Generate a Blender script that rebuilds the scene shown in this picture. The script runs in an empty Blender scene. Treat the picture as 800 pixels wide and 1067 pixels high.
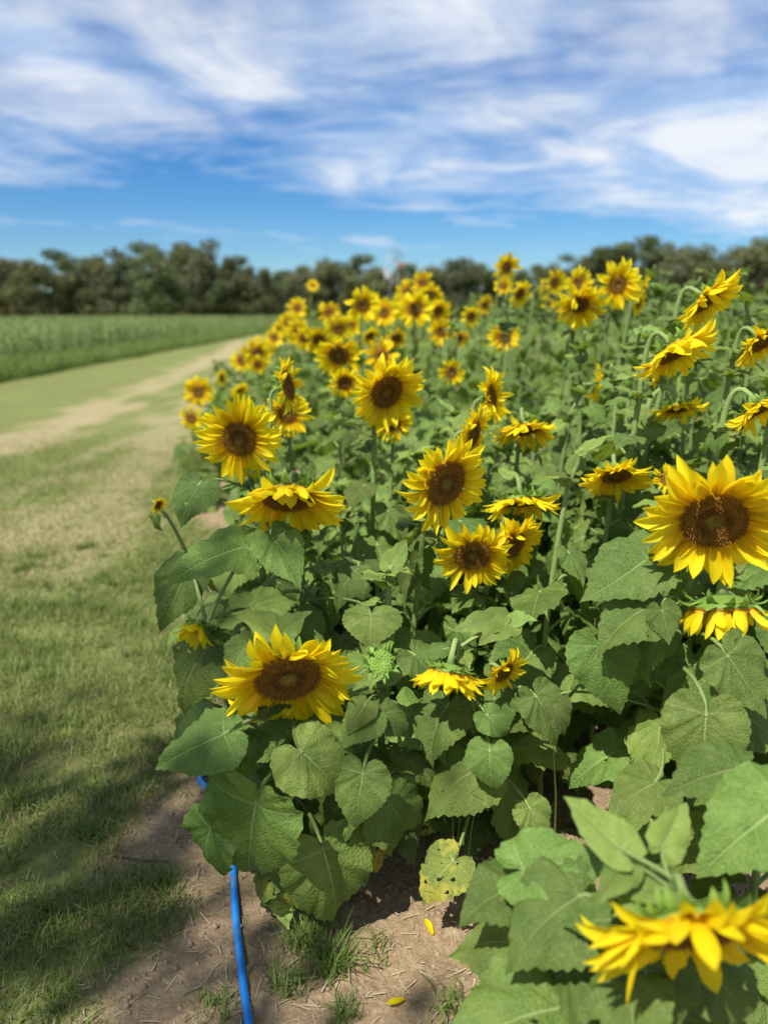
import bpy, math, random
import numpy as np
from mathutils import Vector, Matrix
R = math.radians
random.seed(11); rng = np.random.default_rng(11)
scene = bpy.context.scene
col = scene.collection

# ------------------------------------------------------------------ camera
CAM_H = 1.3; PITCH = R(14.6)
cam_d = bpy.data.cameras.new('camera'); cam = bpy.data.objects.new('camera', cam_d); col.objects.link(cam)
cam.location = (0, 0, CAM_H); cam.rotation_euler = (R(90) - PITCH, 0, 0)
cam_d.sensor_fit = 'VERTICAL'; cam_d.sensor_height = 34.6; cam_d.lens = 26
cam_d.clip_end = 3000; cam_d.clip_start = 0.05
cam_d.dof.use_dof = True; cam_d.dof.focus_distance = 1.62; cam_d.dof.aperture_fstop = 1.85
scene.camera = cam
FPX = 801.0
FWD = Vector((0, math.cos(PITCH), -math.sin(PITCH))); UPV = Vector((0, math.sin(PITCH), math.cos(PITCH)))
CAM = Vector((0, 0, CAM_H))
def at(x, y, d):
    return CAM + d * (FWD + Vector((1, 0, 0)) * ((x - 400) / FPX) + UPV * ((533.5 - y) / FPX))
def ground_at(x, y):
    v = FWD + Vector((1, 0, 0)) * ((x - 400) / FPX) + UPV * ((533.5 - y) / FPX)
    return CAM + v * (CAM_H / -v.z)
def proj(p):
    q = p - CAM; d = q.dot(FWD)
    if d < 0.05: return (0, 0, d)
    return (400 + FPX * q.x / d, 533.5 - FPX * q.dot(UPV) / d, d)

# ------------------------------------------------------------------ world, sun, exposure
SUN_DIR = Vector((-0.36, -0.50, 0.92)).normalized()      # towards the sun
world = bpy.data.worlds.new('World'); scene.world = world; world.use_nodes = True
wn = world.node_tree; wn.nodes.clear()
def N(nt, typ, **kw):
    n = nt.nodes.new(typ)
    for k, v in kw.items():
        if k.startswith('i_'):
            key = k[2:]
            n.inputs[int(key) if key.isdigit() else key].default_value = v
        else: setattr(n, k, v)
    return n
def math_n(nt, op, a, b=None, c=None, clamp=False):
    n = nt.nodes.new('ShaderNodeMath'); n.operation = op; n.use_clamp = clamp
    for i, v in enumerate((a, b, c)):
        if v is None: continue
        if isinstance(v, (int, float)): n.inputs[i].default_value = v
        else: nt.links.new(v, n.inputs[i])
    return n.outputs[0]
def mix_col(nt, fac, a, b, blend='MIX'):
    n = nt.nodes.new('ShaderNodeMix'); n.data_type = 'RGBA'; n.blend_type = blend
    for s, v in ((n.inputs[0], fac), (n.inputs[6], a), (n.inputs[7], b)):
        if isinstance(v, (int, float)): s.default_value = v
        elif isinstance(v, tuple): s.default_value = v if len(v) == 4 else (*v, 1)
        else: nt.links.new(v, s)
    return n.outputs[2]
def map_range(nt, v, a, b, c=0.0, d=1.0, smooth=True):
    n = nt.nodes.new('ShaderNodeMapRange'); n.interpolation_type = 'SMOOTHSTEP' if smooth else 'LINEAR'
    nt.links.new(v, n.inputs[0])
    for i, x in enumerate((a, b, c, d)): n.inputs[i + 1].default_value = x
    return n.outputs[0]
def noise(nt, vec, scale, detail=4, rough=0.5, dist=0.0):
    n = nt.nodes.new('ShaderNodeTexNoise'); n.inputs['Scale'].default_value = scale
    n.inputs['Detail'].default_value = detail; n.inputs['Roughness'].default_value = rough
    n.inputs['Distortion'].default_value = dist
    if vec is not None: nt.links.new(vec, n.inputs['Vector'])
    return n.outputs[0]
def combine(nt, x, y, z):
    n = nt.nodes.new('ShaderNodeCombineXYZ')
    for i, v in enumerate((x, y, z)):
        if isinstance(v, (int, float)): n.inputs[i].default_value = v
        else: nt.links.new(v, n.inputs[i])
    return n.outputs[0]

sky = N(wn, 'ShaderNodeTexSky', sky_type='NISHITA', sun_disc=False)
sky.sun_elevation = math.asin(SUN_DIR.z); sky.sun_rotation = math.atan2(SUN_DIR.x, SUN_DIR.y)
sky.air_density = 1.0; sky.dust_density = 0.15; sky.ozone_density = 3.0
SKY_STRENGTH = 0.084
tc = N(wn, 'ShaderNodeTexCoord'); sep = N(wn, 'ShaderNodeSeparateXYZ')
wn.links.new(tc.outputs['Generated'], sep.inputs[0])
zz = math_n(wn, 'MAXIMUM', sep.outputs[2], 0.0)
zz = math_n(wn, 'ADD', zz, 0.045)
px = math_n(wn, 'DIVIDE', sep.outputs[0], zz); py = math_n(wn, 'DIVIDE', sep.outputs[1], zz)
# streaky cirrus sheet: planar projection, rotated and stretched along the wind
ca, sa = math.cos(R(-16)), math.sin(R(-16))
ux = math_n(wn, 'ADD', math_n(wn, 'MULTIPLY', px, ca), math_n(wn, 'MULTIPLY', py, sa))
uy = math_n(wn, 'SUBTRACT', math_n(wn, 'MULTIPLY', py, ca), math_n(wn, 'MULTIPLY', px, sa))
v0 = combine(wn, math_n(wn, 'MULTIPLY', ux, 0.80), math_n(wn, 'MULTIPLY', uy, 0.62), 11.4)
v1 = combine(wn, math_n(wn, 'MULTIPLY', ux, 1.25), math_n(wn, 'MULTIPLY', uy, 0.95), 3.1)
v2 = combine(wn, math_n(wn, 'MULTIPLY', ux, 1.3), math_n(wn, 'MULTIPLY', uy, 2.2), 7.7)
n0 = noise(wn, v0, 0.80, 3, 0.5, 0.3)
n1 = noise(wn, v1, 1.15, 7, 0.54, 0.6)
n2 = noise(wn, v2, 1.4, 9, 0.62, 1.2)
dens = math_n(wn, 'ADD', math_n(wn, 'MULTIPLY', n0, 0.70), math_n(wn, 'ADD', math_n(wn, 'MULTIPLY', n1, 0.56), math_n(wn, 'MULTIPLY', n2, 0.27)))
# the sheet thins out towards the far horizon, leaving wisps
edge = math_n(wn, 'SUBTRACT', py, math_n(wn, 'MULTIPLY', px, 0.40))
thin = math_n(wn, 'ADD', map_range(wn, edge, 4.6, 6.6, 0.0, -0.20), map_range(wn, edge, 6.0, 11.0, 0.0, -0.10))
dens = math_n(wn, 'ADD', dens, thin)
cl = map_range(wn, dens, 0.58, 0.90, 0.0, 0.95, False)
hs = N(wn, 'ShaderNodeHueSaturation', i_Saturation=1.36, i_Value=0.80)
wn.links.new(sky.outputs[0], hs.inputs['Color'])
skyc = mix_col(wn, 1.0, hs.outputs[0], (0.66, 0.90, 1.16, 1), 'MULTIPLY')
cloud_c = mix_col(wn, map_range(wn, n1, .35, .65), (4.6, 5.9, 7.8, 1), (7.4, 7.7, 8.1, 1))
final = mix_col(wn, cl, skyc, cloud_c)
bg = N(wn, 'ShaderNodeBackground', i_Strength=SKY_STRENGTH); wo = N(wn, 'ShaderNodeOutputWorld')
wn.links.new(final, bg.inputs[0]); wn.links.new(bg.outputs[0], wo.inputs[0])

sl = bpy.data.lights.new('sun', 'SUN'); sl.energy = 4.9; sl.angle = R(0.55); sl.color = (1.0, 0.955, 0.87)
so = bpy.data.objects.new('sun', sl); col.objects.link(so)
so.rotation_euler = SUN_DIR.to_track_quat('Z', 'Y').to_euler(); so.location = (0, 0, 30)
scene.view_settings.view_transform = 'Standard'; scene.view_settings.look = 'None'
scene.view_settings.exposure = 0.55; scene.view_settings.gamma = 1.0
scene.render.engine = 'CYCLES'
scene.cycles.max_bounces = 6; scene.cycles.transparent_max_bounces = 6

# ------------------------------------------------------------------ helpers
def tag(o, label=None, cat=None, group=None, kind=None):
    if label: o['label'] = label
    if cat: o['category'] = cat
    if group: o['group'] = group
    if kind: o['kind'] = kind
    return o
def link(name, data, parent=None, mat=None):
    o = bpy.data.objects.new(name, data); col.objects.link(o)
    if mat is not None: o.matrix_local = mat
    if parent is not None: o.parent = parent; o.matrix_parent_inverse = Matrix.Identity(4)
    return o
def mesh_np(name, V, F, mat, uv=None, smooth=True, attrs=None):
    """V (n,3); F list/array of equal-length faces or list of lists"""
    me = bpy.data.meshes.new(name)
    if isinstance(F, np.ndarray):
        nf, k = F.shape
        me.vertices.add(len(V)); me.vertices.foreach_set('co', np.asarray(V, np.float32).ravel())
        me.loops.add(nf * k); me.loops.foreach_set('vertex_index', F.astype(np.int32).ravel())
        me.polygons.add(nf); me.polygons.foreach_set('loop_start', np.arange(0, nf * k, k, dtype=np.int32))
        me.update(calc_edges=True)
    else:
        me.from_pydata([tuple(v) for v in V], [], F)
    if uv is not None:
        l = me.uv_layers.new(name='UVMap')
        idx = np.zeros(len(me.loops), np.int32); me.loops.foreach_get('vertex_index', idx)
        l.data.foreach_set('uv', np.asarray(uv, np.float32)[idx].ravel())
    if attrs:
        for an, av in attrs.items():
            a = me.attributes.new(an, 'FLOAT', 'POINT'); a.data.foreach_set('value', np.asarray(av, np.float32).ravel())
    if smooth: me.polygons.foreach_set('use_smooth', np.ones(len(me.polygons), bool))
    if mat is not None: me.materials.append(mat)
    me.update()
    return me
class MB:
    def __init__(s): s.v = []; s.f = []
    def tube(s, pts, rads, n=7, cap=True):
        pts = [Vector(p) for p in pts]; b = len(s.v)
        prev = None
        for i, p in enumerate(pts):
            t = (pts[min(i + 1, len(pts) - 1)] - pts[max(i - 1, 0)]).normalized()
            if prev is None:
                a = t.orthogonal().normalized()
            else:
                a = (prev - t * prev.dot(t))
                a = a.normalized() if a.length > 1e-6 else t.orthogonal().normalized()
            prev = a; c = t.cross(a); r = rads[i] if not isinstance(rads, (int, float)) else rads
            for k in range(n):
                an = 2 * math.pi * k / n
                s.v.append(p + (a * math.cos(an) + c * math.sin(an)) * r)
        for i in range(len(pts) - 1):
            for k in range(n):
                k2 = (k + 1) % n
                s.f.append((b + i * n + k, b + i * n + k2, b + (i + 1) * n + k2, b + (i + 1) * n + k))
        if cap:
            s.f.append(tuple(b + (len(pts) - 1) * n + k for k in range(n)))
            s.f.append(tuple(b + k for k in reversed(range(n))))
    def box(s, c, d, rot=None):
        b = len(s.v); c = Vector(c)
        for sx in (-1, 1):
            for sy in (-1, 1):
                for sz in (-1, 1):
                    q = Vector((sx * d[0] / 2, sy * d[1] / 2, sz * d[2] / 2))
                    if rot is not None: q = rot @ q
                    s.v.append(c + q)
        for f in ((0, 1, 3, 2), (4, 6, 7, 5), (0, 4, 5, 1), (2, 3, 7, 6), (0, 2, 6, 4), (1, 5, 7, 3)):
            s.f.append(tuple(b + i for i in f))
    def add(s, V, F, M=None):
        b = len(s.v)
        s.v.extend([(M @ Vector(v)) if M is not None else Vector(v) for v in V])
        s.f.extend([tuple(b + i for i in f) for f in F])
    def mesh(s, name, mat, smooth=True): return mesh_np(name, s.v, s.f, mat, smooth=smooth)
def bez(p0, p1, p2, p3, n):
    out = []
    for i in range(n):
        t = i / (n - 1); u = 1 - t
        out.append(p0 * u**3 + p1 * (3 * u * u * t) + p2 * (3 * u * t * t) + p3 * t**3)
    return out
# numpy value noise
_perm = rng.random((256, 256))
def vnoise(x, y):
    xi = np.floor(x).astype(int); yi = np.floor(y).astype(int); fx = x - xi; fy = y - yi
    fx = fx * fx * (3 - 2 * fx); fy = fy * fy * (3 - 2 * fy)
    g = lambda a, b: _perm[a & 255, b & 255]
    return (g(xi, yi) * (1 - fx) * (1 - fy) + g(xi + 1, yi) * fx * (1 - fy) + g(xi, yi + 1) * (1 - fx) * fy + g(xi + 1, yi + 1) * fx * fy)
def fbm(x, y, o=4):
    s = 0; a = 0.5
    for i in range(o):
        s = s + a * vnoise(x * 2**i + 17.3 * i, y * 2**i + 5.1 * i); a *= 0.5
    return s
def sstep(a, b, x):
    t = np.clip((x - a) / (b - a), 0, 1); return t * t * (3 - 2 * t)

# ------------------------------------------------------------------ materials
def new_mat(name):
    m = bpy.data.materials.new(name); m.use_nodes = True; nt = m.node_tree
    return m, nt, nt.nodes['Principled BSDF'], nt.nodes['Material Output']
def simple(name, c, rough=0.6, spec=0.4, var=0.25, nscale=8.0, transl=0.0, bump=0.0, bscale=60):
    m, nt, b, out = new_mat(name)
    b.inputs['Roughness'].default_value = rough; b.inputs['Specular IOR Level'].default_value = spec
    t = N(nt, 'ShaderNodeTexCoord'); f = noise(nt, t.outputs['Object'], nscale, 4)
    cc = mix_col(nt, f, tuple(x * (1 - var) for x in c), tuple(min(1, x * (1 + var)) for x in c))
    oi = N(nt, 'ShaderNodeObjectInfo')
    hv = N(nt, 'ShaderNodeHueSaturation'); nt.links.new(cc, hv.inputs['Color'])
    nt.links.new(map_range(nt, oi.outputs['Random'], 0, 1, 0.82, 1.18, False), hv.inputs['Value'])
    cc = hv.outputs[0]
    nt.links.new(cc, b.inputs['Base Color'])
    if bump:
        bn = N(nt, 'ShaderNodeBump', i_Strength=bump, i_Distance=0.01)
        nt.links.new(noise(nt, t.outputs['Object'], bscale, 5), bn.inputs['Height']); nt.links.new(bn.outputs[0], b.inputs['Normal'])
    if transl:
        tr = N(nt, 'ShaderNodeBsdfTranslucent'); nt.links.new(cc, tr.inputs[0])
        mx = N(nt, 'ShaderNodeMixShader', i_0=transl)
        nt.links.new(b.outputs[0], mx.inputs[1]); nt.links.new(tr.outputs[0], mx.inputs[2]); nt.links.new(mx.outputs[0], out.inputs[0])
    return m
def leaf_mat(name, c0, c1, vein, transl=0.32, holes=False, yellow=None):
    m, nt, b, out = new_mat(name)
    b.inputs['Roughness'].default_value = 0.52; b.inputs['Specular IOR Level'].default_value = 0.26
    uvn = N(nt, 'ShaderNodeUVMap'); sp = N(nt, 'ShaderNodeSeparateXYZ'); nt.links.new(uvn.outputs[0], sp.inputs[0])
    oi = N(nt, 'ShaderNodeObjectInfo')
    sh = N(nt, 'ShaderNodeVectorMath', operation='ADD'); nt.links.new(uvn.outputs[0], sh.inputs[0])
    rr = math_n(nt, 'MULTIPLY', oi.outputs['Random'], 37.0); nt.links.new(combine(nt, rr, rr, rr), sh.inputs[1])
    rv = sh.outputs[0]
    wob = math_n(nt, 'MULTIPLY', math_n(nt, 'SUBTRACT', noise(nt, rv, 5, 2), 0.5), 0.05)
    ax = math_n(nt, 'ABSOLUTE', math_n(nt, 'ADD', sp.outputs[0], math_n(nt, 'MULTIPLY', wob, 0.4))); y = math_n(nt, 'ADD', sp.outputs[1], wob)
    # midrib tapering to the tip
    wid = map_range(nt, y, 0.0, 1.0, 0.013, 0.003, False)
    mid = math_n(nt, 'SUBTRACT', 1.0, math_n(nt, 'DIVIDE', ax, wid), clamp=True)
    # laterals
    q = math_n(nt, 'SUBTRACT', y, math_n(nt, 'MULTIPLY', ax, 0.85))
    q6 = math_n(nt, 'MULTIPLY', q, 6.0)
    fr = math_n(nt, 'ABSOLUTE', math_n(nt, 'SUBTRACT', math_n(nt, 'FRACT', math_n(nt, 'ADD', q6, 0.5)), 0.5))
    lw = map_range(nt, ax, 0.0, 0.42, 0.055, 0.012, False)
    lat = math_n(nt, 'SUBTRACT', 1.0, math_n(nt, 'DIVIDE', fr, lw), clamp=True)
    lat = math_n(nt, 'MULTIPLY', lat, map_range(nt, q, -0.06, -0.02))
    # lower pair of basal veins
    q2 = math_n(nt, 'ABSOLUTE', math_n(nt, 'ADD', y, math_n(nt, 'MULTIPLY', ax, 0.18)))
    bas = math_n(nt, 'SUBTRACT', 1.0, math_n(nt, 'DIVIDE', q2, map_range(nt, ax, 0, 0.4, 0.010, 0.003, False)), clamp=True)
    v = math_n(nt, 'MAXIMUM', mid, math_n(nt, 'MULTIPLY', math_n(nt, 'MAXIMUM', lat, bas), 0.62))
    # fine net
    vo = N(nt, 'ShaderNodeTexVoronoi', feature='DISTANCE_TO_EDGE', i_Scale=26.0); nt.links.new(uvn.outputs[0], vo.inputs['Vector'])
    net = map_range(nt, vo.outputs['Distance'], 0.0, 0.09, 0.14, 0.0)
    v = math_n(nt, 'MAXIMUM', v, net)
    big = noise(nt, rv, 3.0, 4, 0.6)
    cc = mix_col(nt, map_range(nt, big, 0.3, 0.7), c0, c1)
    if yellow:
        ys = noise(nt, rv, 2.2, 5, 0.65)
        cc = mix_col(nt, map_range(nt, ys, 0.45, 0.62), cc, yellow)
        br = noise(nt, rv, 5.0, 5, 0.7)
        cc = mix_col(nt, map_range(nt, br, 0.66, 0.70), cc, (0.10, 0.05, 0.02, 1))
    sc = noise(nt, rv, 22.0, 3, 0.5)
    cc = mix_col(nt, map_range(nt, sc, 0.70, 0.74, 0, 0.35), cc, (0.16, 0.13, 0.05, 1))
    cc = mix_col(nt, v, cc, vein)
    hv = N(nt, 'ShaderNodeHueSaturation'); nt.links.new(cc, hv.inputs['Color'])
    nt.links.new(map_range(nt, oi.outputs['Random'], 0, 1, 0.70, 1.28, False), hv.inputs['Value'])
    r2 = math_n(nt, 'FRACT', math_n(nt, 'MULTIPLY', oi.outputs['Random'], 71.3))
    nt.links.new(map_range(nt, r2, 0, 1, 0.481, 0.510, False), hv.inputs['Hue'])
    cc = hv.outputs[0]
    nt.links.new(cc, b.inputs['Base Color'])
    hgt = math_n(nt, 'ADD', math_n(nt, 'MULTIPLY', map_range(nt, vo.outputs['Distance'], 0.0, 0.35), 0.5),
                 math_n(nt, 'SUBTRACT', math_n(nt, 'MULTIPLY', noise(nt, rv, 60, 3), 0.35), math_n(nt, 'MULTIPLY', math_n(nt, 'MAXIMUM', lat, mid), 0.9)))
    bn = N(nt, 'ShaderNodeBump', i_Strength=0.6, i_Distance=0.004); nt.links.new(hgt, bn.inputs['Height']); nt.links.new(bn.outputs[0], b.inputs['Normal'])
    tr = N(nt, 'ShaderNodeBsdfTranslucent')
    tcx = mix_col(nt, 1.0, cc, (1.5, 1.5, 0.6, 1), 'MULTIPLY'); nt.links.new(tcx, tr.inputs[0])
    mx = N(nt, 'ShaderNodeMixShader', i_0=transl)
    nt.links.new(b.outputs[0], mx.inputs[1]); nt.links.new(tr.outputs[0], mx.inputs[2])
    last = mx.outputs[0]
    if holes:
        hn = noise(nt, rv, 6.5, 3, 0.55)
        hm = map_range(nt, hn, 0.715 if not yellow else 0.64, 0.72 if not yellow else 0.645)
        tp = N(nt, 'ShaderNodeBsdfTransparent'); m2 = N(nt, 'ShaderNodeMixShader')
        nt.links.new(hm, m2.inputs[0]); nt.links.new(last, m2.inputs[1]); nt.links.new(tp.outputs[0], m2.inputs[2]); last = m2.outputs[0]
    nt.links.new(last, out.inputs[0])
    return m
M_LEAF = leaf_mat('sunflower_leaf', (0.090, 0.160, 0.028, 1), (0.150, 0.228, 0.046, 1), (0.36, 0.44, 0.17, 1), holes=True)
M_YOUNG = leaf_mat('young_leaf', (0.16, 0.25, 0.045, 1), (0.22, 0.31, 0.07, 1), (0.38, 0.45, 0.18, 1), transl=0.3)
M_OLD = leaf_mat('old_leaf', (0.13, 0.20, 0.04, 1), (0.18, 0.26, 0.05, 1), (0.40, 0.44, 0.18, 1), transl=0.28, holes=True, yellow=(0.42, 0.42, 0.06, 1))
M_STEM = simple('stem_green', (0.21, 0.29, 0.09), 0.6, 0.3, 0.2, 14, 0.0, 0.5, 400)
M_BRACT = simple('bract_green', (0.20, 0.34, 0.055), 0.55, 0.3, 0.25, 20, 0.2)
M_DRY = simple('dry_plant', (0.22, 0.15, 0.08), 0.8, 0.2, 0.4, 20)
def petal_mat():
    m, nt, b, out = new_mat('petal_yellow')
    b.inputs['Roughness'].default_value = 0.5; b.inputs['Specular IOR Level'].default_value = 0.25
    uvn = N(nt, 'ShaderNodeUVMap'); sp = N(nt, 'ShaderNodeSeparateXYZ'); nt.links.new(uvn.outputs[0], sp.inputs[0])
    oi = N(nt, 'ShaderNodeObjectInfo')
    base = mix_col(nt, map_range(nt, sp.outputs[1], 0.0, 0.55), (0.92, 0.60, 0.006, 1), (0.96, 0.80, 0.014, 1))
    st = combine(nt, math_n(nt, 'MULTIPLY', sp.outputs[0], 14.0), math_n(nt, 'MULTIPLY', sp.outputs[1], 0.6), math_n(nt, 'MULTIPLY', oi.outputs['Random'], 50.0))
    ns = noise(nt, st, 2.0, 3)
    base = mix_col(nt, map_range(nt, ns, 0.35, 0.6, 0.28, 0.0), base, (0.82, 0.52, 0.0, 1))
    hv = N(nt, 'ShaderNodeHueSaturation'); nt.links.new(base, hv.inputs['Color'])
    nt.links.new(map_range(nt, oi.outputs['Random'], 0, 1, 0.9, 1.08, False), hv.inputs['Value'])
    nt.links.new(map_range(nt, math_n(nt, 'FRACT', math_n(nt, 'MULTIPLY', oi.outputs['Random'], 31.7)), 0, 1, 0.494, 0.506, False), hv.inputs['Hue'])
    c = hv.outputs[0]
    nt.links.new(c, b.inputs['Base Color'])
    bn = N(nt, 'ShaderNodeBump', i_Strength=0.45, i_Distance=0.002); nt.links.new(ns, bn.inputs['Height']); nt.links.new(bn.outputs[0], b.inputs['Normal'])
    tr = N(nt, 'ShaderNodeBsdfTranslucent'); nt.links.new(c, tr.inputs[0])
    mx = N(nt, 'ShaderNodeMixShader', i_0=0.5)
    nt.links.new(b.outputs[0], mx.inputs[1]); nt.links.new(tr.outputs[0], mx.inputs[2]); nt.links.new(mx.outputs[0], out.inputs[0])
    return m
M_PETAL = petal_mat()
def disc_mat():
    m, nt, b, out = new_mat('disc_brown')
    b.inputs['Roughness'].default_value = 0.75; b.inputs['Specular IOR Level'].default_value = 0.2
    t = N(nt, 'ShaderNodeTexCoord'); ln = N(nt, 'ShaderNodeVectorMath', operation='LENGTH')
    sp = N(nt, 'ShaderNodeSeparateXYZ'); nt.links.new(t.outputs['Object'], sp.inputs[0])
    nt.links.new(combine(nt, sp.outputs[0], sp.outputs[1], 0.0), ln.inputs[0])
    r = math_n(nt, 'ADD', ln.outputs['Value'], math_n(nt, 'MULTIPLY', math_n(nt, 'SUBTRACT', noise(nt, t.outputs['Object'], 7, 3), 0.5), 0.12))
    oi = N(nt, 'ShaderNodeObjectInfo')
    inner = mix_col(nt, oi.outputs['Random'], (0.14, 0.075, 0.012, 1), (0.25, 0.20, 0.035, 1))
    c = mix_col(nt, map_range(nt, r, 0.12, 0.34), inner, (0.135, 0.060, 0.010, 1))
    c = mix_col(nt, map_range(nt, r, 0.40, 0.72), c, (0.24, 0.115, 0.016, 1))
    c = mix_col(nt, map_range(nt, r, 0.86, 1.0), c, (0.36, 0.20, 0.020, 1))
    fl = noise(nt, t.outputs['Object'], 22, 2)
    c = mix_col(nt, map_range(nt, fl, 0.60, 0.74, 0, 0.8), c, (0.62, 0.35, 0.03, 1))
    nt.links.new(c, b.inputs['Base Color'])
    return m
M_DISC = disc_mat()

# ------------------------------------------------------------------ field layout
def edge_x(y): return -0.20 - 0.225 * (y - 1.22)            # left edge of the sunflower bed
def hose_x(y): return -0.275 - 0.222 * (y - 1.22) + 0.012 * np.sin(y * 2.3) + 0.006 * np.sin(y * 7.1 + 1) - 0.085 * np.exp(-((y - 1.95) / .13) ** 2) + 0.16 * sstep(2.0, 2.4, y)

def soil_mask(x, y):
    """1 = bare soil, 0 = turf"""
    u = x - edge_x(y)
    w = fbm(x * 2.4 + 3, y * 2.4 + 8, 4) - 0.47
    s = sstep(-0.34, -0.06, u + 0.85 * w - 0.10 * sstep(1.9, 3.2, y))
    # worn lobe beside the hose
    px_ = (x + 0.50) / 0.22; py_ = (y - 1.66) / 0.36
    s = np.maximum(s, 0.95 * sstep(1.2, 0.45, np.sqrt(px_**2 + py_**2) + 1.5 * w))
    # grass wedge running in from the left at the front
    gx = (x + 0.56) / 0.14; gy = (y - 1.40) / 0.16
    s = s * (1 - 0.85 * sstep(1.25, 0.6, np.sqrt(gx**2 + gy**2) + 1.2 * w))
    return np.clip(s, 0, 1)
RUT_A = [(-3.75, 5.0), (-3.72, 7.3), (-3.85, 10.2), (-4.5, 18), (-5.0, 25), (-6.2, 34), (-9.5, 46)]
RUT_B = [(-1.85, 2.2), (-1.92, 3.7), (-1.98, 4.6), (-2.2, 7), (-2.45, 9.2), (-3.2, 17), (-3.9, 25), (-5.2, 34), (-8.3, 46)]
def rut_x(rut, y):
    ys = np.array([p[1] for p in rut]); xs = np.array([p[0] for p in rut]); return np.interp(y, ys, xs)
def rut_mask(x, y):
    w = 0.6 * (fbm(x * 1.3 + 40, y * 0.45 + 2, 4) - 0.47) + 1.5 * (fbm(x * 4 + 4, y * 1.6 + 9, 4) - .47)
    a = 0.66 * sstep(0.62, 0.0, np.abs(x - rut_x(RUT_A, y)) + 0.9 * w) * sstep(4.0, 6.0, y)
    b = 0.48 * sstep(0.80, 0.0, np.abs(x - rut_x(RUT_B, y)) + 1.0 * w) * sstep(2.6, 4.2, y)
    return np.clip(np.maximum(a, b), 0, 1) * (y < 60)
def ground_z(x, y):
    u = x - edge_x(y)
    s = soil_mask(x, y)
    z = 0.02 * (fbm(x * 1.5, y * 1.5, 3) - 0.45)
    z = z + s * 0.030 * (fbm(x * 11, y * 11, 4) - 0.47) + s * 0.013 * (fbm(x * 38, y * 38, 2) - 0.4)
    z = z + 0.03 * sstep(0.0, 0.6, u)
    return z * sstep(40, 10, np.abs(y)) 
def ground_z1(x, y): return float(ground_z(np.array([x]), np.array([y]))[0])

def lines(lo, hi, step, far_lo, far_hi, g=1.13):
    a = list(np.arange(lo, hi + 1e-6, step)); s = step; x = hi
    while x < far_hi: s *= g; x += s; a.append(x)
    s = step; x = lo
    while x > far_lo: s *= g; x -= s; a.insert(0, x)
    return np.array(a)
gx = lines(-1.5, 0.9, 0.013, -700, 700, 1.06); gy = lines(0.9, 2.6, 0.013, -400, 1500, 1.05)
GX, GY = np.meshgrid(gx, gy); GZ = ground_z(GX, GY)
nx, ny = len(gx), len(gy)
ii = (np.arange(ny - 1)[:, None] * nx + np.arange(nx - 1)[None, :]).ravel()
GF = np.stack([ii, ii + 1, ii + nx + 1, ii + nx], 1)
def ground_mat():
    m, nt, b, out = new_mat('ground_soil_and_turf')
    b.inputs['Roughness'].default_value = 0.95; b.inputs['Specular IOR Level'].default_value = 0.15
    t = N(nt, 'ShaderNodeTexCoord'); P = t.outputs['Object']
    s = N(nt, 'ShaderNodeAttribute', attribute_name='soil').outputs['Fac']
    r = N(nt, 'ShaderNodeAttribute', attribute_name='rut').outputs['Fac']
    n_f = noise(nt, P, 60, 5, 0.65); n_m = noise(nt, P, 7, 5, 0.6); n_l = noise(nt, P, 0.7, 5, 0.6)
    soil = mix_col(nt, n_m, (0.205, 0.138, 0.075, 1), (0.345, 0.248, 0.148, 1))
    soil = mix_col(nt, map_range(nt, n_f, 0.35, 0.75), soil, (0.42, 0.315, 0.200, 1))
    turf = mix_col(nt, n_f, (0.105, 0.125, 0.034, 1), (0.205, 0.22, 0.070, 1))
    turf = mix_col(nt, map_range(nt, n_m, 0.45, 0.7, 0, 0.5), turf, (0.20, 0.18, 0.085, 1))
    turf = mix_col(nt, map_range(nt, n_l, 0.4, 0.65, 0, 0.55), turf, (0.18, 0.22, 0.06, 1))
    dirt = mix_col(nt, n_m, (0.33, 0.25, 0.165, 1), (0.44, 0.345, 0.25, 1))
    straw = mix_col(nt, n_f, (0.24, 0.215, 0.10, 1), (0.35, 0.30, 0.155, 1))
    c = mix_col(nt, map_range(nt, r, 0.05, 0.5), turf, straw)
    c = mix_col(nt, map_range(nt, math_n(nt, 'ADD', r, math_n(nt, 'MULTIPLY', math_n(nt, 'SUBTRACT', n_m, 0.5), 0.5)), 0.5, 0.95), c, dirt)
    c = mix_col(nt, s, c, soil)
    nt.links.new(c, b.inputs['Base Color'])
    bn = N(nt, 'ShaderNodeBump', i_Strength=0.8, i_Distance=0.012)
    nt.links.new(math_n(nt, 'ADD', noise(nt, P, 130, 5, 0.7), math_n(nt, 'MULTIPLY', noise(nt, P, 28, 4), 1.2)), bn.inputs['Height']); nt.links.new(bn.outputs[0], b.inputs['Normal'])
    return m
g_me = mesh_np('ground', np.stack([GX.ravel(), GY.ravel(), GZ.ravel()], 1), GF, ground_mat(),
               attrs={'soil': soil_mask(GX, GY).ravel() * (GY.ravel() < 14), 'rut': rut_mask(GX, GY).ravel()})
tag(link('ground', g_me), 'sandy soil and mown grass track beside the sunflower bed', kind='structure')

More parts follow.
